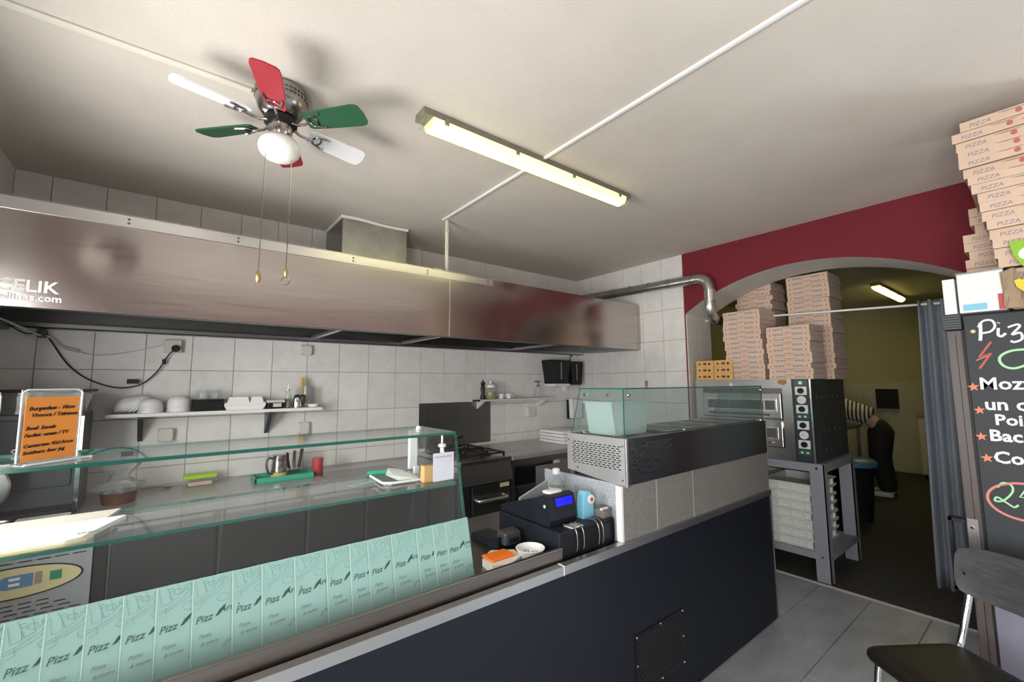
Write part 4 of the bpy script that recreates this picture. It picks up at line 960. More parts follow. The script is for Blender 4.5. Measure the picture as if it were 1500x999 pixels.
solo('glass_jar', MB().lathe([(.03, .933), (.034, .94), (.034, 1.02), (.028, 1.03), (.028, 1.04)], (1.64, 1.61, 0), 20), 'clear_plastic', 'empty clear jar beside the sanitizer bottle', 'jar', smooth=True)

# ================================================================== TOPPING CASE
tc = thing('topping_case', 'refrigerated topping case with slotted steel base and tinted glass canopy', 'display case', (2.45, 1.49, 1.083))
part('base', MB().box(2.12, 3.215, 1.302, 1.67, 1.0835, 1.285).box(1.70, 2.12, 1.64, 1.67, 1.0835, 1.285).box(1.70, 2.12, 1.302, 1.64, 1.279, 1.285).box(1.70, 2.12, 1.302, 1.64, 1.0835, 1.088), 'steel_mid', tc)
rows = [(1.122+.0128*r, 1.1272+.0128*r, [(1.728+.034*c+(.012 if r % 2 else 0), 1.752+.034*c+(.012 if r % 2 else 0)) for c in range(10)]) for r in range(12)]
bf = part('front_sheet', MB().slotted('x', 1.695, 3.223, 1.292, 1.296, 1.084, 1.297, rows), 'case_steel', tc)
rows = [(1.150+.0105*r, 1.1546+.0105*r, [(1.322+.0287*c+(.010 if r % 2 else 0), 1.341+.0287*c+(.010 if r % 2 else 0)) for c in range(11)]) for r in range(11)]
bs_ = part('side_sheet', MB().slotted('y', 1.297, 1.673, 1.685, 1.689, 1.13, 1.297, rows).prism([(1.297, 1.075), (1.672, 1.11), (1.673, 1.13), (1.297, 1.13)], 'x', 1.685, 1.689), 'worktop', tc)
part('corner_trim', MB().rbox(1.682, 1.70, 1.288, 1.30, 1.075, 1.299, .003), 'steel_edge', tc)
part('corner_trim', MB().rbox(3.215, 3.225, 1.29, 1.31, 1.083, 1.298, .003), 'steel_dark', tc)
for y, z in ((1.312, 1.262), (1.662, 1.262), (1.60, 1.128), (1.315, 1.105)): part('screw', MB().lathe([(.005, 1.6835), (.005, 1.6855)], (0, y, z), 8, 'x'), 'steel_dark', bs_)
part('top_rim', MB().box(1.70, 3.215, 1.302, 1.33, 1.285, 1.296).box(1.70, 3.215, 1.64, 1.67, 1.285, 1.296), 'steel', tc)
pane('front_glass', MB().box(1.70, 3.218, 1.306, 1.312, 1.297, 1.527), 'case_front_glass', tc)
pane('side_glass', MB().prism([(1.313, 1.297), (1.655, 1.297), (1.592, 1.527), (1.313, 1.527)], 'x', 1.70, 1.706), 'case_glass', tc)
pane('side_glass', MB().prism([(1.313, 1.297), (1.655, 1.297), (1.592, 1.527), (1.313, 1.527)], 'x', 3.212, 3.218), 'case_glass', tc)
pane('top_glass', MB().box(1.70, 3.218, 1.306, 1.592, 1.528, 1.534), 'case_glass', tc)
for p in ((1.698, 1.40, 1.50), (1.698, 1.55, 1.50), (1.698, 1.37, 1.303), (1.698, 1.57, 1.303)): part('glass_stud', MB().lathe([(.006, -.006), (.009, 0), (.009, .006)], p, 10, 'x'), 'chrome', tc, True)
for x, z in ((1.735, 1.50), (2.22, 1.302), (3.16, 1.302), (3.19, 1.505)): part('glass_stud', MB().lathe([(.006, -.008), (.009, -.001), (.009, .006)], (x, 1.306, z), 10, 'y'), 'chrome', tc, True)
tub = thing('white_tub', 'deep white plastic tub standing inside the tinted topping case', 'tub', (1.89, 1.47, 1.297))
mb = MB(); mb.prism([(1.75, 1.298), (2.0, 1.298), (2.035, 1.46), (1.72, 1.46)], 'y', 1.40, 1.575); part('body', mb, 'white', tub)
part('rim', MB().rbox(1.715, 2.04, 1.39, 1.585, 1.455, 1.465, .004), 'white', tub)
for i in range(4):
    x = 2.10+.27*i
    pn = thing('steel_pan', 'steel topping pan in the topping case, %s from the white tub' % ORD[i], 'pan', (x+.12, 1.5, 1.285), group='pans in the topping case')
    part('pan', MB().box(x, x+.255, 1.335, 1.635, 1.2865, 1.30), 'steel_dark', pn)
    part('rim', MB().box(x, x+.255, 1.335, 1.345, 1.30, 1.304).box(x, x+.255, 1.625, 1.635, 1.30, 1.304).box(x, x+.01, 1.345, 1.625, 1.30, 1.304).box(x+.245, x+.255, 1.345, 1.625, 1.30, 1.304), 'worktop', pn)

# ================================================================== PIZZA OVEN
ov = thing('pizza_oven', 'twin deck steel pizza oven with dials beneath the arch', 'oven', (4.5, 1.78, .90))
OY0, OY1, OX0, OX1, OZ0, OZ1 = 1.283, 2.27, 4.085, 4.93, .905, 1.58
part('casing', MB().box(OX0+.02, OX1, OY0+.01, OY1, OZ0, OZ1), 'steel_dark', ov)
sd = part('side_sheet', MB().rbox(OX0+.012, OX1, OY0, OY0+.01, OZ0+.002, OZ1-.002, .003), 'oven_side', ov)
for z in (1.14, .985, 1.42): 
    for k in range(5): part('louvre', MB().rbox(4.2+.13*k, 4.26+.13*k, OY0-.003, OY0+.001, z, z+.02, .001), 'panel_black', sd)
part('top_band', MB().box(OX0, OX0+.02, OY0+.14, OY1, 1.505, OZ1), 'steel', ov)
part('rust_stain', MB().prism([(1.455, 1.545), (1.49, 1.53), (1.53, 1.55), (1.52, 1.575), (1.46, 1.577)], 'x', OX0-.0008, OX0), 'rust', ov)
part('warning_mark', MB().prism([(1.90, 1.525), (1.94, 1.525), (1.92, 1.56)], 'x', OX0-.001, OX0), 'white', ov)
part('front_frame', MB().box(OX0+.004, OX0+.02, OY0+.14, OY0+.215, OZ0, 1.505).box(OX0+.004, OX0+.02, OY1-.07, OY1, OZ0, 1.505).box(OX0+.004, OX0+.02, OY0+.215, OY1-.07, 1.17, 1.235).box(OX0+.004, OX0+.02, OY0+.215, OY1-.07, OZ0, 1.0), 'steel', ov)
for z0 in (1.0, 1.235):
    d = part('oven_door', MB().rbox(OX0-.012, OX0+.006, OY0+.225, OY1-.08, z0+.012, z0+.225, .003), 'steel', ov)
    part('door_window', MB().box(OX0-.0158, OX0-.0148, OY0+.27, OY1-.13, z0+.085, z0+.165), 'smoke', d)
    part('window_backing', MB().box(OX0-.0140, OX0-.0118, OY0+.271, OY1-.131, z0+.086, z0+.164), 'oven_brick', d)  # brown sheet on the solid door stands for the oven interior
    part('window_frame', MB().box(OX0-.017, OX0-.011, OY0+.258, OY1-.12, z0+.165, z0+.178).box(OX0-.017, OX0-.011, OY0+.258, OY1-.12, z0+.074, z0+.085).box(OX0-.017, OX0-.011, OY0+.258, OY0+.27, z0+.085, z0+.165).box(OX0-.017, OX0-.011, OY0+.35, OY0+.36, z0+.085, z0+.165), 'steel_edge', d)
    part('door_handle', MB().tube([(OX0-.012, OY0+.30, z0+.045), (OX0-.045, OY0+.30, z0+.045), (OX0-.045, OY1-.15, z0+.045), (OX0-.012, OY1-.15, z0+.045)], .008, 8), 'steel_mid', d)
cp = part('control_panel', MB().box(OX0, OX0+.02, OY0+.012, OY0+.135, OZ0, OZ1), 'panel_black', ov)
part('panel_edge', MB().box(OX0-.002, OX0+.022, OY0, OY0+.011, OZ0, OZ1), 'steel_edge', ov)
ym = OY0+.073
for i, (z, k) in enumerate([(1.55, 's'), (1.485, 'k'), (1.41, 'd'), (1.335, 'k'), (1.275, 'g'), (1.205, 'k'), (1.125, 'd'), (1.05, 'k'), (.985, 'g')]):
    if k == 'k':
        b = part('knob_plate', MB().rbox(OX0-.004, OX0, ym-.042, ym+.042, z-.034, z+.034, .0015), 'dial', cp)
        part('knob', MB().lathe([(.022, OX0-.02), (.024, OX0-.004)], (0, ym, z), 18, 'x'), 'black', b, True)
    elif k == 'd':
        b = part('thermometer', MB().lathe([(.030, OX0-.006), (.034, OX0)], (0, ym, z), 22, 'x'), 'dial', cp, True)
        part('needle', MB().box(OX0-.0075, OX0-.006, ym-.001, ym+.014, z-.002, z+.002), 'red_print', b)
    elif k == 'g':
        b = part('switch_plate', MB().box(OX0-.002, OX0, ym-.045, ym+.045, z-.020, z+.020), 'panel_green', cp)
        for s in (-.02, .02): part('switch', MB().rbox(OX0-.006, OX0-.002, ym+s-.008, ym+s+.008, z-.007, z+.007, .001), 'dial', b)
    else:
        b = part('switch_plate', MB().box(OX0-.002, OX0, ym-.045, ym+.045, z-.022, z+.022), 'panel_green', cp)
        part('emblem', MB().lathe([(.014, OX0-.005), (.014, OX0-.001)], (0, ym, z), 14, 'x'), 'dial', b)
sd_ = thing('oven_stand', 'grey steel oven stand with a low shelf of dough trays', 'stand', (4.5, 1.78, 0))
for x in (4.085, 4.80):
    for y0 in (1.235, 2.18):
        part('leg', MB().box(x, x+.008, y0, y0+.10, 0, .90).box(x, x+.07, y0 if y0 < 2 else y0+.092, (y0+.008) if y0 < 2 else y0+.10, 0, .90), 'stand_grey', sd_)
part('top_rail', MB().box(4.086, 4.094, 1.335, 2.18, .84, .90), 'stand_grey', sd_)
part('side_rail', MB().box(4.155, 4.80, 1.236, 1.244, .84, .90), 'stand_grey', sd_)
part('side_rail', MB().box(4.155, 4.80, 2.272, 2.28, .84, .90), 'stand_grey', sd_)
part('top_plate', MB().box(4.09, 4.87, 1.24, 2.278, .897, .904), 'stand_grey', sd_)
part('low_rail', MB().box(4.086, 4.094, 1.335, 2.18, .165, .22), 'stand_grey', sd_)
part('low_side_rail', MB().box(4.155, 4.80, 1.236, 1.244, .165, .22), 'stand_grey', sd_)
part('low_shelf', MB().box(4.095, 4.86, 1.245, 2.27, .20, .208), 'stand_grey', sd_)
for y, z in ((1.285, .87), (1.285, .19)): part('bolt', MB().lathe([(.009, 4.08), (.009, 4.086)], (0, y, z), 8, 'x'), 'chrome', sd_)
for x, z in ((4.12, .87), (4.12, .19)): part('bolt', MB().lathe([(.009, 0), (.009, -.005)], (x, 1.235, z), 8, 'y'), 'chrome', sd_)
# dough trays on the stand's shelf
def tray_mesh():
    a, b, h = .57, .385, .072; mb = MB()
    mb.box(0, a, 0, b, 0, .006)
    for q in [(0, a, 0, .008), (0, a, b-.008, b), (0, .008, .008, b-.008), (a-.008, a, .008, b-.008)]: mb.box(*q, .006, h)
    rb = MB(); e = .016
    for z in (.0, h-.012): rb.box(-e, a+e, -e, 0, z, z+.010).box(-e, 0, 0, b+e, z, z+.010)
    for k in range(4): rb.box(-e, 0, .04+.10*k, .050+.10*k, .010, h-.012)
    for k in range(5): rb.box(.05+.11*k, .060+.11*k, -e, 0, .010, h-.012)
    return mb.mesh('dough_tray', 'tray_white'), rb.mesh('ribs', 'tray_white')
TM = tray_mesh()
for s, (y, n_) in enumerate(((1.37, 7), (1.80, 7))):
    for k in range(n_):
        o = tag(link('dough_tray', TM[0]), ('white ribbed dough tray %s of the pile by the oven stand leg', 'white ribbed dough tray %s of the inner pile on the oven stand')[s] % from_top(k, n_), 'dough tray', ('dough trays in the open side pile', 'dough trays in the inner pile')[s])
        o.location = (4.16+random.uniform(-.008, .012), y+random.uniform(-.006, .006), .2085+.0725*k); link('ribs', TM[1], o)

# ================================================================== PIZZA BOXES
BH = .0448
def box_meshes():
    a, b = .33, .165
    body = MB().box(.003, a, -b+.002, b-.002, .001, BH-.001).mesh('pizza_box', 'carton_brown')
    lid = MB().box(.0, a+.001, -b, b, BH-.006, BH).box(.004, a, b-.002, b, .002, BH-.006).box(.004, a, -b, -b+.002, .002, BH-.006).mesh('lid', 'carton_pale')
    prof = [(-b, 0), (b, 0), (b, BH-.002), (.05, BH-.002)] + [(.05*math.cos(PI*i/8), BH-.002-.011*math.sin(PI*i/8)) for i in range(1, 8)] + [(-.05, BH-.002), (-b, BH-.002)]
    flap = MB().prism(prof, 'x', -.002, .003).mesh('front_flap', 'carton')
    pr_ = MB()
    # right of the front is -y
    pr_.mat(1)
    for cy in (-.02,): pr_.lathe([(.011, -.0028), (.011, -.0018)], (0, cy, .022), 10, 'x')
    pr_.tube(bez([(-.0024, -.055-.008*i, .019+.006*math.sin(2.1*i)) for i in range(11)], 3), .0016, 4)
    p1 = pr_.mesh('print', ['ink_blue', 'ink_red'])
    q = MB()
    for s in (-1, 1): q.mat(2).prism([(s*.145, .012), (s*.13, .012), (s*.137, .030)], 'x', -.0028, -.0018)
    q.mat(0)
    for k in range(9): q.box(-.0028, -.0018, .035+.009*k, .040+.009*k, .010+.003*(k % 3), .030-.003*(k % 2))
    for k in range(9): q.box(-.0028, -.0018, -.040-.009*k, -.035-.009*k, .010+.003*(k % 2), .030-.003*(k % 3))
    q.mat(1); q.tube(bez([(-.0024, .022-.006*i, .021+.006*math.sin(2.2*i)) for i in range(8)], 3), .0018, 4)
    p2 = q.mesh('print', ['ink_blue', 'ink_pink', 'ink_red'])
    return body, lid, flap, p1, p2
BM = box_meshes()
def pizza_box(x, y, z, rz, lab, grp, kind):
    o = tag(link('pizza_box', BM[0]), lab, 'pizza box', grp); o.location = (x, y, z); o.rotation_euler = (0, 0, rz)
    link('lid', BM[1], o); link('front_flap', BM[2], o); link('print', BM[3 if kind else 4], o)
    if kind: text('PIZZA', .026, 'ink_blue', o, (-.0022, .135, .010), (0, -1, 0), (0, 0, 1), shear=.15, thick=.0003)
    return o
def stack(x, y, z, n, lab, grp, kind=0, jit=.006, lean=None):
    for k in range(n):
        dy = lean(k) if lean else random.uniform(-jit, jit)
        pizza_box(x+random.uniform(-jit, jit), y+dy, z+.0453*k, math.radians(random.uniform(-1.2, 1.2)), lab % from_top(k, n), grp, kind)
oz = OZ1+.0008
stack(4.125, 1.805, oz, 14, 'pizza box %s in the tall oven stack beside the yellow cartons', 'tall front stack on the oven', lean=lambda k: -.004*(k < 4)+.012*(k > 7)+random.uniform(-.005, .005))
stack(4.115, 1.437, oz, 10, 'pizza box %s in the low stack above the oven dials', 'low front stack on the oven')
stack(4.515, 1.86, oz, 21, 'pizza box %s in the rear stack behind the tall oven stack', 'rear stack behind the tall one on the oven', jit=.012)
stack(4.515, 1.39, oz, 21, 'pizza box %s in the highest oven stack behind the low one', 'highest rear stack on the oven', jit=.008)
# small yellow cartons
def small_carton():
    b = MB().rbox(0, .16, -.088, .088, 0, .062, .002).mesh('snack_carton', 'yellow_carton')
    p = MB(); p.mat(0).prism([(.06, .018), (.06, .044), (.035, .031)], 'x', -.0012, .0005)
    p.lathe([(.012, -.0012), (.012, .0005)], (0, -.045, .031), 12, 'x')
    p.mat(1).box(-.0012, .0005, -.02, .018, .02, .044); p.mat(0).box(-.0016, .0005, -.008, .004, .026, .038)
    return b, p.mesh('print', ['ink_dark', 'red_print'])
SC_ = small_carton()
for r in range(3):
    for c in range(2):
        o = tag(link('snack_carton', SC_[0]), 'small yellow snack carton in the %s row on the oven, beside the %s' % (('bottom', 'middle', 'top')[r], ('arch jamb', 'pizza boxes')[c]), 'carton', 'yellow cartons on the oven')
        o.location = (4.10+.004*r, 2.175-.181*c, oz+.0625*r); link('print', SC_[1], o)
# ================================================================== CURTAIN AND BACK ROOM
rod = thing('curtain_rod', 'thin white curtain rod spanning the arch', 'curtain rod', (4.42, 1.35, 2.1))
part('rod', MB().tube([(4.42, 2.30, 2.205), (4.42, .335, 2.12)], .009, 10), 'white', rod, True)
for y, z in ((2.297, 2.205), (.338, 2.12)): part('socket', MB().lathe([(.018, -.006), (.018, .006)], (4.42, y, z), 14, 'y'), 'white', rod)
cu = MB(); n_ = 60; rows = 14; V = []
for j in range(rows+1):
    t = j/rows; z = 2.15*(1-t)+.09*t
    for i in range(n_+1):
        s = i/n_; y = .345+(.30+.045*t)*s; A = .020+.022*t
        x = 4.42 + A*math.sin(s*PI*9.5+.8*t) + .012*math.sin(s*23+3*t)
        V.append((x, y, z + (.0 if j else .012*abs(math.sin(s*PI*9.5)))))
cu.add(V, [(j*(n_+1)+i, j*(n_+1)+i+1, (j+1)*(n_+1)+i+1, (j+1)*(n_+1)+i) for j in range(rows) for i in range(n_)])
co = solo('curtain', cu, 'curtain_cloth', 'grey blue fabric curtain pushed aside in the arch', 'curtain', smooth=True)
md = co.modifiers.new('thick', 'SOLIDIFY'); md.thickness = .003
dr = thing('drawer_cabinet', 'white drawer cabinet against the far back room wall', 'cabinet', (9.7, 1.15, 0))
part('carcass', MB().box(9.45, 9.985, .80, 1.52, .08, .98), 'old_white', dr)
part('top', MB().rbox(9.42, 9.985, .79, 1.53, .98, 1.02, .004), 'carton_brown', dr)
part('plinth', MB().box(9.5, 9.98, .82, 1.50, 0, .08), 'black', dr)
for z0, z1 in ((.10, .40), (.41, .70), (.71, .84), (.85, .97)):
    for y0, y1 in ((.81, 1.155), (1.165, 1.51)):
        d = part('drawer_front', MB().rbox(9.435, 9.45, y0, y1, z0, z1, .003), 'white_warm', dr); part('knob', MB().lathe([(.01, 9.42), (.012, 9.435)], (0, (y0+y1)/2, z1-.04), 10, 'x'), 'steel_mid', d)
kb = thing('steel_sink', 'dark sink bench where the bent person works', 'bench', (8.1, 2.35, 0))
part('bench_top', MB().rbox(7.6, 8.7, 2.06, 2.75, .84, .88, .005), 'steel_dark', kb)
for x in (7.63, 8.63):
    for y in (2.09, 2.70): part('leg', MB().box(x, x+.04, y, y+.04, 0, .84), 'steel_mid', kb)
part('low_shelf', MB().box(7.64, 8.66, 2.10, 2.72, .25, .27), 'steel_dark', kb)
for k in range(4): part('pot', MB().lathe([(.10, .272), (.11, .40), (.12, .41)], (7.78+.24*k, 2.3+.1*(k % 2), 0), 18), 'steel_dark', kb, True)
solo('black_screen', MB().rbox(9.90, 9.985, 1.82, 2.12, 1.08, 1.42, .01), 'black', 'black box mounted on the back room tiles', 'box')
bn = thing('waste_bin', 'black waste bin with blue lid behind the oven', 'bin', (6.3, 1.62, 0))
part('body', MB().lathe([(.16, 0), (.20, .58), (.205, .59)], (6.3, 1.62, 0), 24), 'black', bn, True)
part('lid', MB().lathe([(.225, .59), (.235, .60), (.235, .64), (.20, .67), (.06, .68)], (6.3, 1.62, 0), 24), 'bin_blue', bn, True)

# person bending over the bench
def skinned(name, verts, edges, radii, rootv, mat, parent, sub=2):
    me = bpy.data.meshes.new(name); me.from_pydata(verts, edges, []); me.materials.append(MT[mat])
    o = link(name, me, parent); sk = o.modifiers.new('Skin', 'SKIN'); sk.use_smooth_shade = True; sk.branch_smoothing = .6
    for i, sv in enumerate(me.skin_vertices[0].data):
        r = radii[i]; sv.radius = r if isinstance(r, tuple) else (r, r); sv.use_root = (i == rootv)
    ss = o.modifiers.new('Sub', 'SUBSURF'); ss.levels = sub; ss.render_levels = sub
    return o
pv = [(0, 0, .96), (0, .12, 1.08), (0, .30, 1.17), (0, .46, 1.19), (0, .56, 1.17), (0, .62, 1.15), (0, .70, 1.12), (0, .80, 1.08)]
pe = [(0, 1), (1, 2), (2, 3), (3, 4), (4, 5), (5, 6), (6, 7)]; prr = [(.15, .12), (.14, .11), (.16, .12), (.17, .11), .065, .055, .09, .085]
for s in (-1, 1):
    b = len(pv)
    pv += [(s*.10, -.02, .88), (s*.115, .03, .50), (s*.11, -.05, .10), (s*.12, .0, .045), (s*.13, .13, .035), (s*.17, .47, 1.17), (s*.22, .55, .99), (s*.22, .64, .93), (s*.21, .73, .905), (s*.21, .78, .90)]
    prr += [.095, .065, .042, .04, .032, .06, .045, .034, (.022, .034), (.016, .034)]
    pe += [(0, b), (b, b+1), (b+1, b+2), (b+2, b+3), (b+3, b+4), (3, b+5), (b+5, b+6), (b+6, b+7), (b+7, b+8), (b+8, b+9)]
    for k in range(4):
        c = len(pv); x = s*(.185+.017*k); L_ = (.05, .065, .07, .06)[k]
        pv += [(x, .80, .90), (x, .80+L_*.6, .893), (x, .80+L_, .886)]; prr += [.009, .008, .007]; pe += [(b+9, c), (c, c+1), (c+1, c+2)]
    c = len(pv); pv += [(s*.18, .75, .90), (s*.165, .785, .892)]; prr += [.011, .009]; pe += [(b+8, c), (c, c+1)]
PE = thing('person', 'person in a striped top and black trousers bending over in the back room', 'person', (7.8, 1.66, 0), math.radians(8))
bo = skinned('body', pv, pe, prr, 0, 'skin', PE)
skinned('striped_top', [(0, .06, 1.045), (0, .30, 1.175), (0, .45, 1.195), (0, .53, 1.18), (-.17, .47, 1.175), (-.215, .54, 1.02), (.17, .47, 1.175), (.215, .54, 1.02)], [(0, 1), (1, 2), (2, 3), (2, 4), (4, 5), (2, 6), (6, 7)], [(.20, .165), (.22, .18), (.22, .16), (.10, .09), .095, .08, .095, .08], 1, 'stripe_knit', PE)
skinned('trousers', [(0, .09, 1.04), (0, .0, .95), (-.105, -.02, .84), (-.12, .02, .50), (-.115, -.045, .13), (-.115, -.05, .07), (.105, -.02, .84), (.12, .02, .50), (.115, -.045, .13), (.115, -.05, .07)], [(0, 1), (1, 2), (2, 3), (3, 4), (4, 5), (1, 6), (6, 7), (7, 8), (8, 9)], [(.18, .15), (.23, .20), .16, .125, .105, .10, .16, .125, .105, .10], 1, 'trouser', PE)
for s in (-1, 1): part('shoe', MB().rbox(s*.12-.045, s*.12+.045, -.10, .17, .0, .075, .025, 3), 'old_white', PE, True, local=True)
part('hair', MB().lathe([(.02, .105), (.07, .09), (.098, .04), (.10, -.01), (.085, -.05)], (0, .77, 1.115), 20), 'hair', PE, True, local=True)
for s in (-1, 1):
    part('ear', MB().lathe([(.006, -.006), (.016, 0), (.012, .008)], (s*.088, .745, 1.09), 10, 'x'), 'skin', PE, True, local=True)
    part('eye', MB().lathe([(.003, -.003), (.009, 0), (.003, .004)], (s*.032, .855, 1.06), 10, 'y'), 'white', PE, True, local=True)
part('nose', MB().tube([(0, .872, 1.06), (0, .885, 1.03), (0, .875, 1.025)], [.006, .012, .008], 8), 'skin', PE, True, local=True)
part('mouth', MB().rbox(-.022, .022, .83, .845, .992, 1.0, .003), 'ink_red', PE, True, local=True)

# ================================================================== DRINKS FRIDGE WITH CHALKBOARD
FX = 2.95
fr = thing('drinks_fridge', 'tall grey drinks fridge with brown door frame beside the arch', 'fridge', (3.28, -.02, 0))
part('cabinet', MB().rbox(FX+.05, 3.62, -.38, .337, .0, 1.872, .006), 'fridge_grey', fr)
df = part('door', MB().box(FX+.004, FX+.048, -.30, .280, .12, 1.81), 'fridge_grey', fr)
part('door_frame', MB().rbox(FX, FX+.05, .288, .342, .02, 1.80, .004), 'brown_frame', df)
part('frame_groove', MB().box(FX-.0015, FX+.01, .310, .3125, .05, 1.78), 'black', df)
part('frame_groove', MB().box(FX-.001, FX+.02, .280, .288, .05, 1.80), 'black', df)
part('door_frame', MB().rbox(FX, FX+.05, -.36, -.306, .02, 1.80, .004), 'brown_frame', df)
cp_ = part('corner_cap', MB().rbox(FX-.012, FX+.05, .285, .352, 1.803, 1.875, .003), 'dark_grey', fr)
for k in range(5): part('cap_rib', MB().box(FX-.0135, FX-.011, .287, .350, 1.812+.012*k, 1.816+.012*k), 'black', cp_)
hn = part('handle', MB().box(FX-.035, FX-.005, .385, .398, .60, .92).box(FX-.035, FX+.03, .342, .398, .908, .92).box(FX-.035, FX+.03, .342, .398, .60, .612), 'black', df)
part('handle_plate', MB().rbox(FX-.006, FX+.001, .300, .340, .585, .925, .002), 'steel_mid', df)
part('handle_bolt', MB().lathe([(.007, FX-.010), (.007, FX-.005)], (0, .322, .885), 8, 'x'), 'chrome', df)
cbd = thing('chalk_board', 'black chalkboard menu with coloured handwriting hung on the fridge door', 'chalkboard', (FX-.01, -.01, .66))
BX = FX-.022
part('board', MB().rbox(BX, FX-.002, -.30, .278, .66, 1.862, .002), 'chalk_board', cbd)
part('grommet', MB().lathe([(.006, BX-.003), (.010, BX-.001), (.010, BX+.001)], (0, .250, 1.787), 14, 'x'), 'gold', cbd)
def chalk(pts, m, r=.005, nm='chalk_stroke', closed=False, sm=True):
    p3 = [(BX-.0012, a, b) for a, b in pts]
    mb = MB().tube(bez(p3, 5, closed) if sm else p3, r, 6, closed)
    mb.v = [(BX-.0012+(v[0]-BX+.0012)*.35, v[1], v[2]) for v in mb.v]      # chalk lies flat
    return part(nm, mb, m, cbd, True)
# Piz
chalk([(.224, 1.825), (.226, 1.78), (.230, 1.742)], 'chalk_white', .006)
chalk([(.232, 1.805), (.215, 1.832), (.188, 1.832), (.180, 1.805), (.195, 1.782), (.222, 1.776)], 'chalk_white', .005)
chalk([(.170, 1.795), (.173, 1.765), (.163, 1.757), (.150, 1.77)], 'chalk_white', .005)
chalk([(.169, 1.817), (.167, 1.820)], 'chalk_white', .006)
chalk([(.142, 1.795), (.115, 1.805), (.108, 1.795), (.132, 1.762), (.108, 1.768), (.105, 1.740), (.128, 1.728), (.138, 1.735)], 'chalk_white', .005)
# bolt
chalk([(.197, 1.735), (.240, 1.665), (.201, 1.684), (.242, 1.614)], 'chalk_rust', .005, sm=False)
chalk([(.250, 1.652), (.212, 1.672)], 'chalk_pink', .0025)
# C
chalk([(.10, 1.694), (.14, 1.690), (.170, 1.672), (.178, 1.648), (.165, 1.622), (.138, 1.612), (.105, 1.624)], 'chalk_green', .0055)
def chalk_text(b, s, y, z, bold=.0022, sh=.0): text(b, s, 'chalk_white', cbd, W((BX-.0015, y, z), cbd), (0, -1, 0), (0, 0, 1), shear=sh, bold=bold)
chalk_text('Mozza', .076, .250, 1.520, .0016)
chalk_text('un o', .074, .240, 1.428, .0018)
chalk_text('Poi', .066, .214, 1.362, .0018)
chalk_text('Bac', .070, .236, 1.290, .002)
chalk_text('Cop', .072, .230, 1.194, .002)
def star(y, z, r):
    pts = []
    for k in range(10):
        a = PI/2+2*PI*k/10+.1; q = r if k % 2 == 0 else r*.42; pts.append((y-q*math.cos(a), z+q*math.sin(a)))
    part('chalk_star', MB().prism(pts, 'x', BX-.0014, BX), 'chalk_orange', cbd)
star(.268, 1.530, .021); star(.257, 1.424, .020); star(.260, 1.305, .020); star(.250, 1.210, .021)
chalk([(.150+.112*math.cos(2*PI*k/24), 1.035+.078*math.sin(2*PI*k/24)) for k in range(24)], 'chalk_pink', .005, closed=True)
chalk([(.228, 1.085), (.210, 1.108), (.186, 1.100), (.186, 1.07), (.215, 1.03), (.240, 1.025), (.232, 1.042), (.205, 1.022), (.185, 1.008), (.172, 1.02)], 'chalk_green', .004)
chalk([(.135, 1.11), (.165, 1.055), (.115, 1.055)], 'chalk_green', .004, sm=False); chalk([(.138, 1.08), (.142, 1.015)], 'chalk_green', .004)
# on top of the fridge
wc_ = thing('white_carton', 'white carton with blue label on top of the drinks fridge', 'carton', (3.05, .24, 1.8755))
part('carton', MB().rbox(FX-.03, 3.22, .136, .285, 1.8757, 2.060, .003), 'white_plastic', wc_)
part('carton_flap', MB().rbox(FX-.03, FX+.10, .293, .335, 1.8757, 2.045, .003), 'white_plastic', wc_)
part('lid_edge', MB().box(FX-.032, 3.22, .134, .288, 2.060, 2.066), 'steel_mid', wc_)
part('blue_label', MB().box(FX-.0315, FX-.029, .195, .272, 1.885, 1.915), 'sky_blue', wc_)
part('red_corner', MB().box(FX-.0315, FX-.029, .138, .160, 1.878, 1.95), 'red_tin', wc_)
tops = [.118, .120, .116, .122, .147, .155, .160, .166, .172, .180, .184, .190, .200, .212, .226, .232, .238, .243, .246, .215]
for k in range(20):
    pizza_box(FX-.02+random.uniform(-.012, .012), tops[k]-.165 + random.uniform(-.004, .004), (1.8755 if k < 4 else 2.0668-4*.0453)+.0453*k if k >= 4 else 1.8755+.0453*k, math.radians(random.uniform(-1.5, 1.5)), 'printed pizza box %s in the leaning front stack on the fridge' % from_top(k, 20), 'front stack on the fridge', 1)
for k in range(13):
    pizza_box(3.29+random.uniform(-.006, .006), .275-.165+(-.012 if k % 3 == 1 else .004)-.03*(k > 9), 1.8755+.0453*k, math.radians(random.uniform(-1, 1)), 'printed pizza box %s in the rear stack on the fridge' % from_top(k, 13), 'rear stack on the fridge', 1)

pbag = MB(); N = 14
rng = random.Random(3); ring = []
for j in range(7):
    t = j/6; r_ = []
    for i in range(N):
        a = 2*PI*i/N; q = 1+.16*rng.uniform(-1, 1)
        r_.append((2.905+.016*math.cos(a)*q*(1-.3*t), .112+.030*math.sin(a)*q*(1-.25*t)+.010*t, 1.8765+.17*t+.008*rng.uniform(-1, 1)*(j > 0)))
    ring += r_
pbag.add(ring, [(j*N+i, j*N+(i+1) % N, (j+1)*N+(i+1) % N, (j+1)*N+i) for j in range(6) for i in range(N)] + [list(range(N))[::-1], [6*N+i for i in range(N)]])
solo('paper_bag', pbag, 'kraft', 'crumpled brown paper bag beside the white carton on the fridge', 'paper bag')
gc = thing('cutout_ornament', 'green and yellow cutout ornament in front of the boxes on the fridge', 'ornament', (2.885, .04, 1.8765))
part('green_body', MB().prism([(.108, 2.165), (.02, 2.175), (-.08, 2.10), (-.08, 1.90), (.02, 1.877), (.06, 1.93), (.088, 1.985), (.060, 2.03), (.080, 2.06), (.098, 2.10)], 'x', 2.878, 2.888), 'cutout_green', gc)
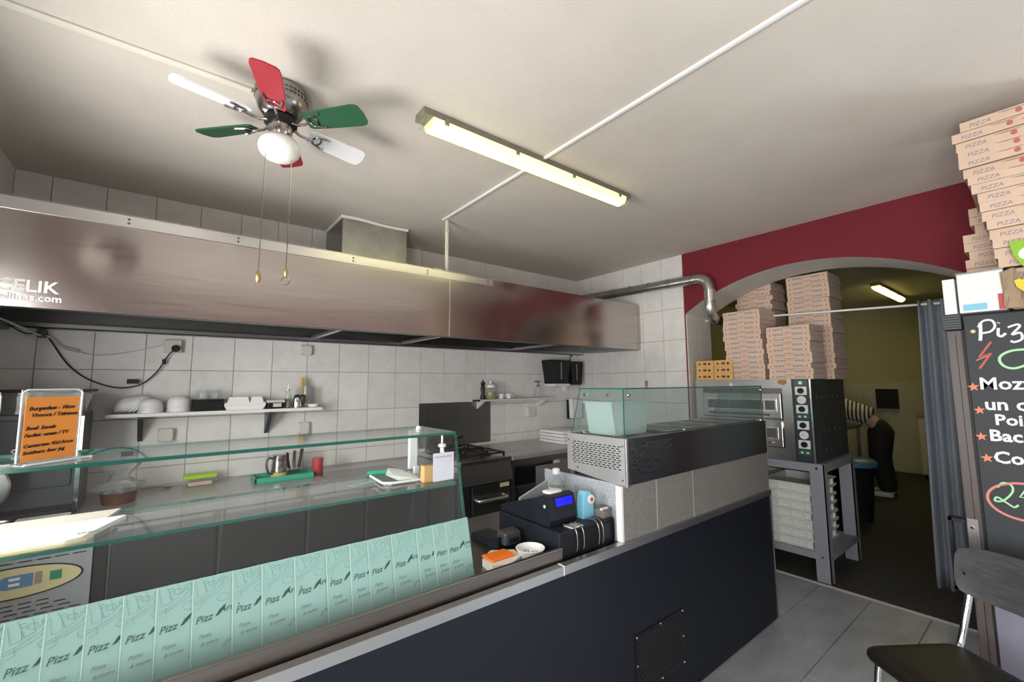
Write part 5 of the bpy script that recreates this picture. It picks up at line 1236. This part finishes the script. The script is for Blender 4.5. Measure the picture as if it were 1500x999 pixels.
part('white_oval', MB().prism([(.045+.040*math.cos(2*PI*k/20), 2.105+.032*math.sin(2*PI*k/20)) for k in range(20)], 'x', 2.874, 2.878), 'white', gc)
part('yellow_wedge', MB().prism([(.106, 1.992), (.092, 2.0), (.04, 1.965), (-.02, 1.93), (.0, 1.895), (.07, 1.925), (.10, 1.965)], 'x', 2.872, 2.878), 'yellow', gc)

# ================================================================== CHAIR
chx = thing('chair', 'black padded chair with dark wood-look back and chrome tube frame', 'chair', (2.335, .625, 0), math.radians(-35.6))
# own axes: x runs from the front edge to the back, y across (the seat lies towards -y)
def ch(name, mb, m, sm=True, par=chx): return part(name, mb, m, par, sm, local=True)
sd2 = .42; sw = .42
sm_ = MB()
out = []
for (cx, cy, a0_) in ((.05, -.05, 90), (.05, -sw+.05, 180), (sd2-.05, -sw+.05, 270), (sd2-.05, -.05, 0)):
    for k in range(6): a = math.radians(a0_+18*k); out.append((cx+.05*math.cos(a), cy+.05*math.sin(a)))
cxm, cym = sd2/2, -sw/2
lay = []
for sc_, z in ((.90, .418), (.985, .424), (1.0, .436), (.99, .450), (.95, .460), (.86, .466), (.6, .467), (.3, .4675)):
    lay.append([(cxm+(p[0]-cxm)*sc_, cym+(p[1]-cym)*sc_, z) for p in out])
n_ = len(out); sm_.add([p for L_ in lay for p in L_], [(j*n_+i, j*n_+(i+1) % n_, (j+1)*n_+(i+1) % n_, (j+1)*n_+i) for j in range(len(lay)-1) for i in range(n_)] + [list(range(n_))[::-1], [(len(lay)-1)*n_+i for i in range(n_)]])
ch('seat', sm_, 'leatherette')
# backrest: curved plate
bk = MB(); nb, nr = 20, 10; V = []
for side in (0, 1):
    for j in range(nr+1):
        for i in range(nb+1):
            s_ = -1+2*i/nb; t = -1+2*j/nr
            k = (1-abs(t)**3*.18); yy = -sw/2+.225*s_*(1-.10*(abs(t)**4)); zz = .755+.105*t*(1-.18*abs(s_)**4)
            xx = .455+.10*(zz-.66)+.05*(1-s_*s_)+(.012 if side else 0)
            V.append((xx, yy, zz))
m_ = (nb+1)*(nr+1); F = []
for side in (0, 1):
    for j in range(nr):
        for i in range(nb):
            q = side*m_; F.append((q+j*(nb+1)+i, q+j*(nb+1)+i+1, q+(j+1)*(nb+1)+i+1, q+(j+1)*(nb+1)+i))
rim_ = [i for i in range(nb+1)] + [j*(nb+1)+nb for j in range(1, nr+1)] + [nr*(nb+1)+i for i in range(nb-1, -1, -1)] + [j*(nb+1) for j in range(nr-1, 0, -1)]
F += [(rim_[k], rim_[(k+1) % len(rim_)], m_+rim_[(k+1) % len(rim_)], m_+rim_[k]) for k in range(len(rim_))]
bk.add(V, F); bo_ = ch('backrest', bk, 'charcoal_wood')
for y in (-.035, -sw+.035):
    yt = y+.018*(1 if y > -.2 else -1)
    ch('back_tube', MB().tube(bez([(.36, y, .415), (.42, yt, .45), (.455, yt, .55), (.488, yt, .66), (.505, yt, .73)], 5), .0125, 12), 'chrome')
    ch('leg', MB().tube(bez([(.36, y, .422), (.39, y, .40), (.42, y, .25), (.45, y, .012)], 5), .0125, 12), 'chrome')
    ch('leg', MB().tube(bez([(.06, y, .422), (.045, y, .40), (.02, y, .22), (-.005, y, .012)], 5), .0125, 12), 'chrome')
    for x in (.45, -.005): ch('foot_cap', MB().lathe([(.016, 0), (.016, .02), (.013, .024)], (x, y, 0), 12), 'rubber')
    ch('side_rail', MB().tube([(.05, y, .413), (.37, y, .413)], .0115, 10), 'chrome')
ch('cross_rail', MB().tube([(.10, -.035, .413), (.10, -sw+.035, .413)], .0115, 10), 'chrome')
ch('screw', MB().lathe([(.006, .437), (.006, .443)], (0, -.05, .755), 10, 'x'), 'chrome', True, bo_)
